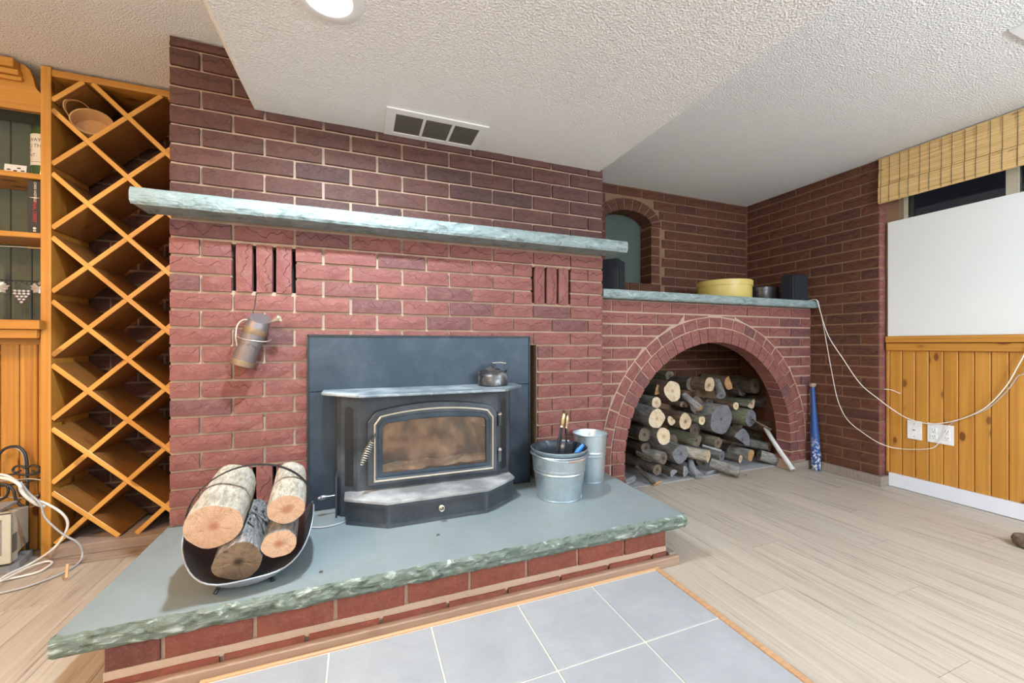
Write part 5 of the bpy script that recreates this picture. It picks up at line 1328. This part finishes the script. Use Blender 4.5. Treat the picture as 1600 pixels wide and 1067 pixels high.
mb = MB(); sp_ = smooth_path(pts); vs = []
for p in sp_: vs += [p + Vector((0, -0.008, 0)), p + Vector((0, 0.008, 0)), p + Vector((0.003, 0.008, 0)), p + Vector((0.003, -0.008, 0))]
mb.add(vs, [(i * 4 + j, i * 4 + (j + 1) % 4, i * 4 + 4 + (j + 1) % 4, i * 4 + 4 + j) for i in range(len(sp_) - 1) for j in range(4)]); obj('loop_handle', mb, M['bentwood'], bk)

# bookcase
bcx = thing('pine_bookcase', 'built-in orange pine bookcase with shelves, cut off at left edge', 'bookcase', (-1.8, 2.6, 0))
BX0, BX1 = -2.5, -1.392
obj('back_panel', MB().box(BX0, BX1, 2.772, 2.785, 1.11, 2.30), M['green'], bcx)
for i in range(14):
    x0 = BX1 - 0.078 * (i + 1)
    o = obj('groove_panel', MB().box(x0 + 0.002, x0 + 0.076, 2.766, 2.772, 1.112, 2.12), M['green'], bcx); bevel(o, 0.002, 1)
for zt in (1.800, 1.523): bevel(obj('shelf', MB().box(BX0, BX1, 2.545, 2.765, zt - 0.025, zt), M['pine_x'], bcx), 0.003)
bevel(obj('counter', MB().prism([(BX0, 2.495), (-1.372, 2.495), (-1.372, 2.533), (-1.392, 2.533), (-1.392, 2.765), (BX0, 2.765)], 1.069, 1.112), M['pine_x'], bcx), 0.004)
bevel(obj('apron', MB().box(BX0, BX1, 2.515, 2.535, 1.028, 1.068), M['pine_x'], bcx), 0.003)
# valance with scalloped end and crown
pf = [(BX0, 2.089), (BX1, 2.089), (BX1, 2.175), (-1.412, 2.20), (-1.420, 2.24), (-1.432, 2.28), (-1.452, 2.300), (BX0, 2.300)]
obj('valance', MB().prismy(pf, 2.545, 2.57), M['pine_x'], bcx)
for (y0, z0, z1) in ((2.530, 2.215, 2.235), (2.520, 2.236, 2.262), (2.505, 2.263, 2.303)):
    bevel(obj('crown_moulding', MB().box(BX0, -1.445 - (z1 - 2.2) * 0.2, y0, 2.546, z0, z1), M['pine_x'], bcx), 0.005)
for i in range(14):
    x1 = BX1 - i * 0.066
    o = obj('wainscot_board', MB().box(x1 - 0.0645, x1 - 0.0015, 2.64, 2.652, 0.002, 1.03), M['pine_z'], bcx); bevel(o, 0.0035, 1)
obj('wainscot_backing', MB().box(BX0, BX1, 2.652, 2.66, 0.002, 1.068), M['pine_z'], bcx)
bevel(obj('top_rail', MB().box(BX0, BX1, 2.628, 2.64, 1.0, 1.028), M['pine_x'], bcx), 0.002)

def text_mesh(s, size, mat, mtx, ext=0.0004, align='LEFT'):
    cu = bpy.data.curves.new('txt', 'FONT'); cu.body = s; cu.size = size; cu.extrude = ext; cu.align_x = align
    o = bpy.data.objects.new('txt', cu); COL.objects.link(o)
    dg = bpy.context.evaluated_depsgraph_get(); me = bpy.data.meshes.new_from_object(o.evaluated_get(dg)); 
    bpy.data.objects.remove(o); me.transform(mtx); me.materials.clear(); me.materials.append(mat); return me
# book
M['ink'] = flat('black_ink', (0.02, 0.02, 0.02), 0.6); M['red'] = flat('red_ink', (0.55, 0.02, 0.02), 0.5); M['paper'] = flat('paper', (0.75, 0.70, 0.60), 0.7)
bkb = thing('hardcover_book', 'black hardcover book with red title standing on the middle shelf', 'book', (-1.42, 2.62, 1.524))
bevel(obj('cover', MB().box(-1.448, -1.444, 2.562, 2.715, 1.5245, 1.770).box(-1.400, -1.396, 2.562, 2.715, 1.5245, 1.770).box(-1.448, -1.396, 2.560, 2.565, 1.5245, 1.770), M['black'], bkb), 0.001)
obj('pages', MB().box(-1.4435, -1.4005, 2.566, 2.710, 1.528, 1.766), M['paper'], bkb)
RM = Matrix.Rotation(PI / 2, 4, 'X') @ Matrix.Rotation(-PI / 2, 4, 'Z')
link('author_lettering', text_mesh('CHRIS HADFIELD', 0.0125, M['paper'], Matrix.Translation((-1.4260, 2.5594, 1.764)) @ RM), bkb)
link('title_lettering', text_mesh('FINAL ORBIT', 0.0185, M['red'], Matrix.Translation((-1.4290, 2.5594, 1.680)) @ RM), bkb)
obj('star_flash', MB().add([(-1.444, 2.5594, 1.690), (-1.424, 2.5594, 1.6925), (-1.404, 2.5594, 1.690), (-1.424, 2.5594, 1.6875)], [(0, 3, 2, 1)]), M['paper'], bkb)
obj('spine_emblem', MB().lathe([(0.0001, 0), (0.006, 0)], 16, mat=Matrix.Translation((-1.424, 2.5593, 1.546)) @ Matrix.Rotation(PI / 2, 4, 'X')).box(-1.429, -1.419, 2.5591, 2.5596, 1.531, 1.537), M['paper'], bkb)
# bottle
M['bottle'] = flat('green_bottle', (0.05, 0.10, 0.03), 0.12); M['foil'] = flat('purple_foil', (0.20, 0.06, 0.10), 0.3, 0.5)
bx, by = -1.424, 2.63
bo_ = thing('wine_bottle', 'green wine bottle with large cream lettered label on the top shelf', 'bottle', (bx, by, 1.801))
obj('glass', MB().lathe([(0.0001, 1.802), (0.040, 1.802), (0.047, 1.808), (0.047, 2.01), (0.040, 2.04), (0.018, 2.06), (0.0155, 2.09), (0.0155, 2.14)], 36, (bx, by, 0)), M['bottle'], bo_, smooth=True)
obj('foil', MB().lathe([(0.0165, 2.085), (0.0165, 2.142), (0.0001, 2.143)], 20, (bx, by, 0)), M['foil'], bo_, smooth=True)
mb = MB(); vs = []; nA_ = 24
for i in range(nA_ + 1):
    a = math.radians(-175 + 150 * i / nA_)
    for z_ in (1.853, 2.003): vs.append((bx + 0.0476 * math.cos(a), by + 0.0476 * math.sin(a), z_))
mb.add(vs, [(2 * i, 2 * i + 2, 2 * i + 3, 2 * i + 1) for i in range(nA_)]); lbl = obj('label', mb, M['paper'], bo_, smooth='all')
def wrap_text(s, size, z, a0, par):
    me = text_mesh(s, size, M['ink'], Matrix.Identity(4), 0.0)
    for v_ in me.vertices:
        a = math.radians(a0) + v_.co.x / 0.048; v_.co = Vector((bx + 0.0482 * math.cos(a), by + 0.0482 * math.sin(a), z + v_.co.y))
    link('lettering', me, par)
for s_, z_ in (('WAYS', 1.966), ('D THE', 1.938), ('E', 1.916), ('NT.', 1.893)): wrap_text(s_, 0.022, z_, -138, lbl)
mb = MB(); vs = []
for i in range(13):
    a = math.radians(-150 + 110 * i / 12)
    for z_ in (1.868, 1.8695): vs.append((bx + 0.0481 * math.cos(a), by + 0.0481 * math.sin(a), z_))
mb.add(vs, [(2 * i, 2 * i + 2, 2 * i + 3, 2 * i + 1) for i in range(12)]); obj('label_rule', mb, M['ink'], lbl)
cd = thing('spotted_card', 'small white card with dark spots leaning beside the bottle', 'card', (-1.50, 2.60, 1.801))
cm = Matrix.Translation((-1.515, 2.60, 1.802)) @ Matrix.Rotation(-0.12, 4, 'X')
obj('card', MB().box(-0.038, 0.038, 0, 0.0015, 0, 0.048, cm), M['white'], cd)
mb = MB()
for (x_, z_) in ((-0.022, 0.022), (0.0, 0.018), (0.012, 0.032), (0.026, 0.020), (-0.004, 0.006), (0.024, 0.006)): mb.box(x_ - 0.006, x_ + 0.006, -0.0006, 0, z_ - 0.003, z_ + 0.003, cm)
obj('spots', mb, M['ink'], cd)
# metal grapevine ornament
gv = thing('grapevine_rack', 'wire rack with silvery metal vine leaves and grapes on the counter', 'metal rack', (-1.48, 2.60, 1.113))
M['pewter'] = flat('pewter', (0.50, 0.48, 0.48), 0.35, 0.8)
mb = MB()
for x_ in (-1.66, -1.605, -1.575, -1.552, -1.515, -1.49, -1.462, -1.45, -1.42): mb.tube([(x_, 2.60, 1.114), (x_ + 0.002, 2.60, 1.30)], 0.0018, 5)
mb.tube([(-1.70, 2.60, 1.301), (-1.40, 2.60, 1.301)], 0.0028, 6); mb.tube([(-1.70, 2.60, 1.116), (-1.40, 2.60, 1.116)], 0.0025, 6)
obj('wire_frame', mb, M['blackmetal'], gv)
obj('arm', MB().tube(smooth_path([(-1.60, 2.60, 1.302), (-1.595, 2.60, 1.42), (-1.585, 2.60, 1.455), (-1.55, 2.60, 1.460), (-1.43, 2.60, 1.462)], 5), 0.0032, 6), M['pewter'], gv, smooth='all')
obj('arm_tip', MB().tube([(-1.47, 2.60, 1.461), (-1.40, 2.60, 1.462)], 0.005, 8), M['brass'], gv)
def leaf(cx, cz, s):
    pts = []
    for i in range(20):
        a = 2 * PI * i / 20; r_ = s * (1.0 if i % 4 == 0 else (0.72 if i % 2 else 0.85)); pts.append((cx + r_ * math.cos(a + 0.3), cz + 0.82 * r_ * math.sin(a + 0.3)))
    mb = MB(); vs = [(cx, 2.588, cz)] + [(x_, 2.592 + 0.003 * math.sin(i * 1.7), z_) for i, (x_, z_) in enumerate(pts)]
    mb.add(vs, [(0, 1 + i, 1 + (i + 1) % 20) for i in range(20)]); mb.add([(x_, y_ + 0.002, z_) for x_, y_, z_ in vs], [(0, 1 + (i + 1) % 20, 1 + i) for i in range(20)])
    obj('vine_leaf', mb, M['pewter'], gv)
leaf(-1.565, 1.268, 0.040); leaf(-1.425, 1.270, 0.038)
mb = MB()
for r_, c_ in enumerate((4, 4, 3, 2, 1)):
    for i in range(c_): mb.lathe([(0.0001, -0.0085), (0.0075, -0.004), (0.0085, 0.0), (0.0075, 0.004), (0.0001, 0.0085)], 8, (-1.485 + (i - (c_ - 1) / 2) * 0.0155, 2.590, 1.252 - r_ * 0.0135))
obj('grape_cluster', mb, M['pewter'], gv, smooth='all')
mb = MB()
for i in range(4):
    p = Vector((-1.54 + i * 0.035, 2.592, 1.29)); mb.tube(smooth_path([p, p + Vector((0.012, -0.006, -0.012)), p + Vector((0.02, 0, 0.006)), p + Vector((0.008, 0.004, 0.012)), p + Vector((-0.006, 0, -0.004))], 4), 0.0016, 5)
obj('tendrils', mb, M['blackmetal'], gv, smooth='all')
cn = thing('pillar_candle', 'cream candle at the left edge behind the metal vine rack', 'candle', (-1.625, 2.66, 1.113))
obj('wax', MB().lathe([(0.0001, 1.3), (0.012, 1.3), (0.012, 1.405), (0.0001, 1.407)], 16, (-1.642, 2.655, 0)), M['paper'], cn, smooth=True)
obj('holder', MB().lathe([(0.0001, 1.113), (0.03, 1.113), (0.03, 1.119), (0.006, 1.125), (0.006, 1.292), (0.015, 1.30), (0.0001, 1.3005)], 16, (-1.642, 2.655, 0)), M['blackmetal'], cn, smooth=True)

# CRT monitor
M['beige'] = flat('beige_plastic', (0.50, 0.47, 0.38), 0.5, var=0.06); M['beigeg'] = flat('grey_plastic', (0.30, 0.30, 0.30), 0.5)
M['screen'] = flat('dark_screen', (0.03, 0.035, 0.04), 0.15)
mo = thing('crt_monitor', 'old beige tube monitor on the floor at the left edge', 'monitor', (-1.55, 2.45, 0.0))
mm = Matrix.Translation((-1.402, 2.385, 0)) @ Matrix.Rotation(math.radians(7), 4, 'Z')   # right front bottom corner
W_, HB, HT = 0.30, 0.055, 0.268
mb = MB()
def outl(x0, x1, z0, z1, y): return [(x0, y, z0), (x1, y, z0), (x1, y, z1), (x0, y, z1)]
secs = [outl(-W_, 0, HB, HT, 0.0), outl(-W_, 0, HB, HT, 0.05), outl(-W_ + 0.012, -0.012, HB + 0.008, HT - 0.004, 0.055), outl(-W_ + 0.03, -0.03, HB + 0.015, HT - 0.03, 0.20), outl(-W_ + 0.07, -0.07, HB + 0.03, HT - 0.05, 0.235)]
vs = [mm @ Vector(p) for s_ in secs for p in s_]; fs = [(i * 4 + j, i * 4 + (j + 1) % 4, i * 4 + 4 + (j + 1) % 4, i * 4 + 4 + j) for i in range(4) for j in range(4)] + [(16, 17, 18, 19)]
mb.add(vs, fs)
rg = MB().ringy([(-W_, HB), (0, HB), (0, HT), (-W_, HT)], [(-W_ + 0.028, HB + 0.035), (-0.028, HB + 0.035), (-0.028, HT - 0.022), (-W_ + 0.028, HT - 0.022)], 0.0, 0.02)
mb.add([mm @ Vector(p) for p in rg.v], rg.f)
bevel(obj('casing', mb, M['beige'], mo), 0.003)
obj('screen_surround', MB().box(-W_ + 0.02, -0.02, 0.012, 0.02, HB + 0.028, HT - 0.018, mm), M['beigeg'], mo)
obj('screen', MB().box(-W_ + 0.045, -0.045, 0.008, 0.0125, HB + 0.048, HT - 0.038, mm), M['screen'], mo)
mb = MB()
for i in range(26): mb.box(-W_ + 0.034 + i * 0.009, -W_ + 0.039 + i * 0.009, 0.0105, 0.0122, HT - 0.036, HT - 0.024, mm)
obj('top_louvers', mb, M['beige'], mo)
mb = MB()
for i in range(5): mb.box(0.0, 0.0008, 0.010 + i * 0.007, 0.013 + i * 0.007, HB + 0.04, HB + 0.12, mm)
obj('side_vents', mb, M['black'], mo)
mb = MB(); bs = [outl(-W_ + 0.07, -0.07, 0, 0, 0)]
bpoly = [(-W_ + 0.02, 0.03), (-0.02, 0.03), (0.0, 0.06), (-0.01, 0.19), (-W_ + 0.01, 0.19), (-W_, 0.06)]
mb.add([mm @ Vector((x_, y_, z_)) for z_ in (0.001, 0.035) for x_, y_ in bpoly], [tuple(range(6))[::-1], tuple(range(6, 12))] + [(i, (i + 1) % 6, 6 + (i + 1) % 6, 6 + i) for i in range(6)])
mb.box(-W_ + 0.08, -0.08, 0.06, 0.16, 0.035, HB + 0.01, mm)
bevel(obj('swivel_base', mb, M['beigeg'], mo), 0.004)
o = obj('paper_stack', MB().box(-0.21, -0.06, 0.03, 0.16, HT - 0.002, HT + 0.010, mm @ Matrix.Rotation(0.04, 4, 'Y')), M['beigeg']); tag(o, 'flat grey case lying on top of the beige monitor', 'case')
# wrought iron scroll rack behind the monitor
ws = thing('scrolled_iron_rack', 'black wrought-iron scroll rack against the pine behind the monitor', 'metal rack', (-1.5, 2.6, 0.3))
def iron(pts, r=0.005, nm='scroll', m='blackmetal'): obj(nm, MB().tube(smooth_path([atY(p, q, Y) for p, q, Y in pts], 5), r, 6), M[m], ws, smooth='all')
iron([(-6, 722, 2.60), (0, 708, 2.60), (12, 699, 2.60), (28, 698, 2.60), (38, 707, 2.60), (42, 722, 2.60), (43, 745, 2.60)], 0.006, 'hoop', 'blackmetal')
iron([(-8, 724, 2.605), (2, 706, 2.605), (14, 700, 2.605), (27, 701, 2.605), (36, 710, 2.605), (39, 730, 2.605), (40, 750, 2.605)], 0.003, 'hoop', 'pewter')
iron([(40, 731, 2.59), (32, 728, 2.59), (24, 729, 2.59), (20, 735, 2.59), (25, 738, 2.59), (32, 735, 2.59)])
iron([(42, 731, 2.59), (50, 727, 2.59), (60, 729, 2.59), (62, 735, 2.59), (56, 738, 2.59), (50, 735, 2.59)])
iron([(-5, 745, 2.59), (20, 741, 2.59), (45, 742, 2.59), (66, 738, 2.59)], 0.005, 'bar')
iron([(-5, 752, 2.595), (20, 750, 2.595), (45, 748, 2.595), (66, 750, 2.595)], 0.004, 'bar', 'pewter')
iron([(-5, 760, 2.60), (20, 757, 2.60), (45, 752, 2.60), (66, 746, 2.60)], 0.005, 'bar')
iron([(-4, 782, 2.58), (8, 777, 2.58), (13, 767, 2.58), (9, 757, 2.58), (0, 756, 2.58)])
iron([(13, 758, 2.58), (21, 766, 2.58), (24, 778, 2.58), (30, 788, 2.58), (42, 792, 2.58)])
iron([(66, 757, 2.58), (64, 770, 2.58), (57, 780, 2.58), (46, 780, 2.58), (34, 774, 2.58), (28, 764, 2.58), (32, 755, 2.58)])
iron([(36, 790, 2.59), (44, 792, 2.59), (54, 790, 2.59), (63, 783, 2.59)], 0.003, 'scroll', 'pewter')
iron([(-5, 777, 2.59), (15, 777, 2.59), (40, 778, 2.59), (66, 772, 2.59)], 0.0035, 'bar', 'pewter')
iron([(43, 745, 2.60), (43, 800, 2.60), (43, 868, 2.60)], 0.005, 'leg'); iron([(-6, 722, 2.60), (-7, 800, 2.60), (-7, 869, 2.60)], 0.005, 'leg')
# cables on the left floor
def mixp(lst): return [atY(p, q, v_) if v_ > 0.2 else atZ(p, q, v_) for p, q, v_ in lst]
cable('white_power_cord', mixp([(-90, 760, 2.46), (-8, 741, 2.42), (27, 753, 2.38), (48.7, 777, 2.40), (73, 787, 2.42), (97, 802, 2.43), (106, 819, 2.44), (97, 841, 2.44), (80, 860, 2.44), (48.7, 880, 0.012), (15, 896, 0.008), (-8, 908, 0.008), (-70, 925, 0.008)]), 0.0052, M['cablew'],
      'thick white cord arching in front of the wine rack upright')
cable('grey_power_cord', mixp([(31.7, 753, 2.36), (45, 770, 2.38), (63, 787, 2.39), (70.6, 809, 2.40), (97, 833.5, 2.41), (121.8, 848, 2.42), (129, 865, 2.43), (122, 880, 0.008), (97, 895.6, 0.008), (48.7, 914, 0.008), (15, 923, 0.008), (-10, 926, 0.008), (-90, 920, 0.008)]), 0.0042, M['cableg'],
      'grey cord dropping past the timber and curving over the left floor')
cable('white_power_cord', mixp([(-8, 913, 0.02), (20, 898, 0.02), (50, 884, 0.018), (73, 877, 0.014), (81, 880, 0.012), (61, 893, 0.008), (30, 901, 0.008), (-8, 909, 0.009)]), 0.0046, M['cablew'],
      'flat white loop of cord lying on the wood before the monitor')
cable('white_power_cord', mixp([(-8, 745, 2.40), (15, 749, 2.37), (30, 757, 2.35), (33, 766, 2.36), (42, 777, 2.37), (58, 788, 2.40), (70, 791, 2.42)]), 0.0065, M['cablew'],
      'short thick white cord doubled over above the monitor')
d0 = atZ(104, 903, 0.012)
o = obj('wooden_peg', MB().tube([d0, d0 + Vector((-0.012, 0.03, 0.045))], 0.0055, 8), M['bentwood']); tag(o, 'small wooden peg on the floor by the grey cord', 'peg')
o = obj('plank_offcut', MB().box(-1.335, -0.80, 2.40, 2.493, 0.001, 0.004), M['oldwood']); tag(o, 'thin flat wood offcut on the floor before the timber', 'wood')

for (px, py), lb in (((283, 850), 'small pale crumb of bark on the slab left of the carrier'), ((498, 894), 'small dark crumb on the slab right of the carrier'), ((682, 836), 'thin brown splinter on the slab in front of the stove'), ((1165, 742), 'small dark bark crumb on the floor by the rolled-out log')):
    p = atZ(px, py, 0.2245 if px < 1000 else 0.003)
    o = obj('wood_crumb', MB().tube([p, p + Vector((0.007, 0.002, 0.001)), p + Vector((0.014, 0.001, 0))], 0.0025, 6, rr=[0.0015, 0.003, 0.0012]), M['bark_dark'] if px != 283 else M['bentwood'])
    tag(o, lb, 'wood crumb')
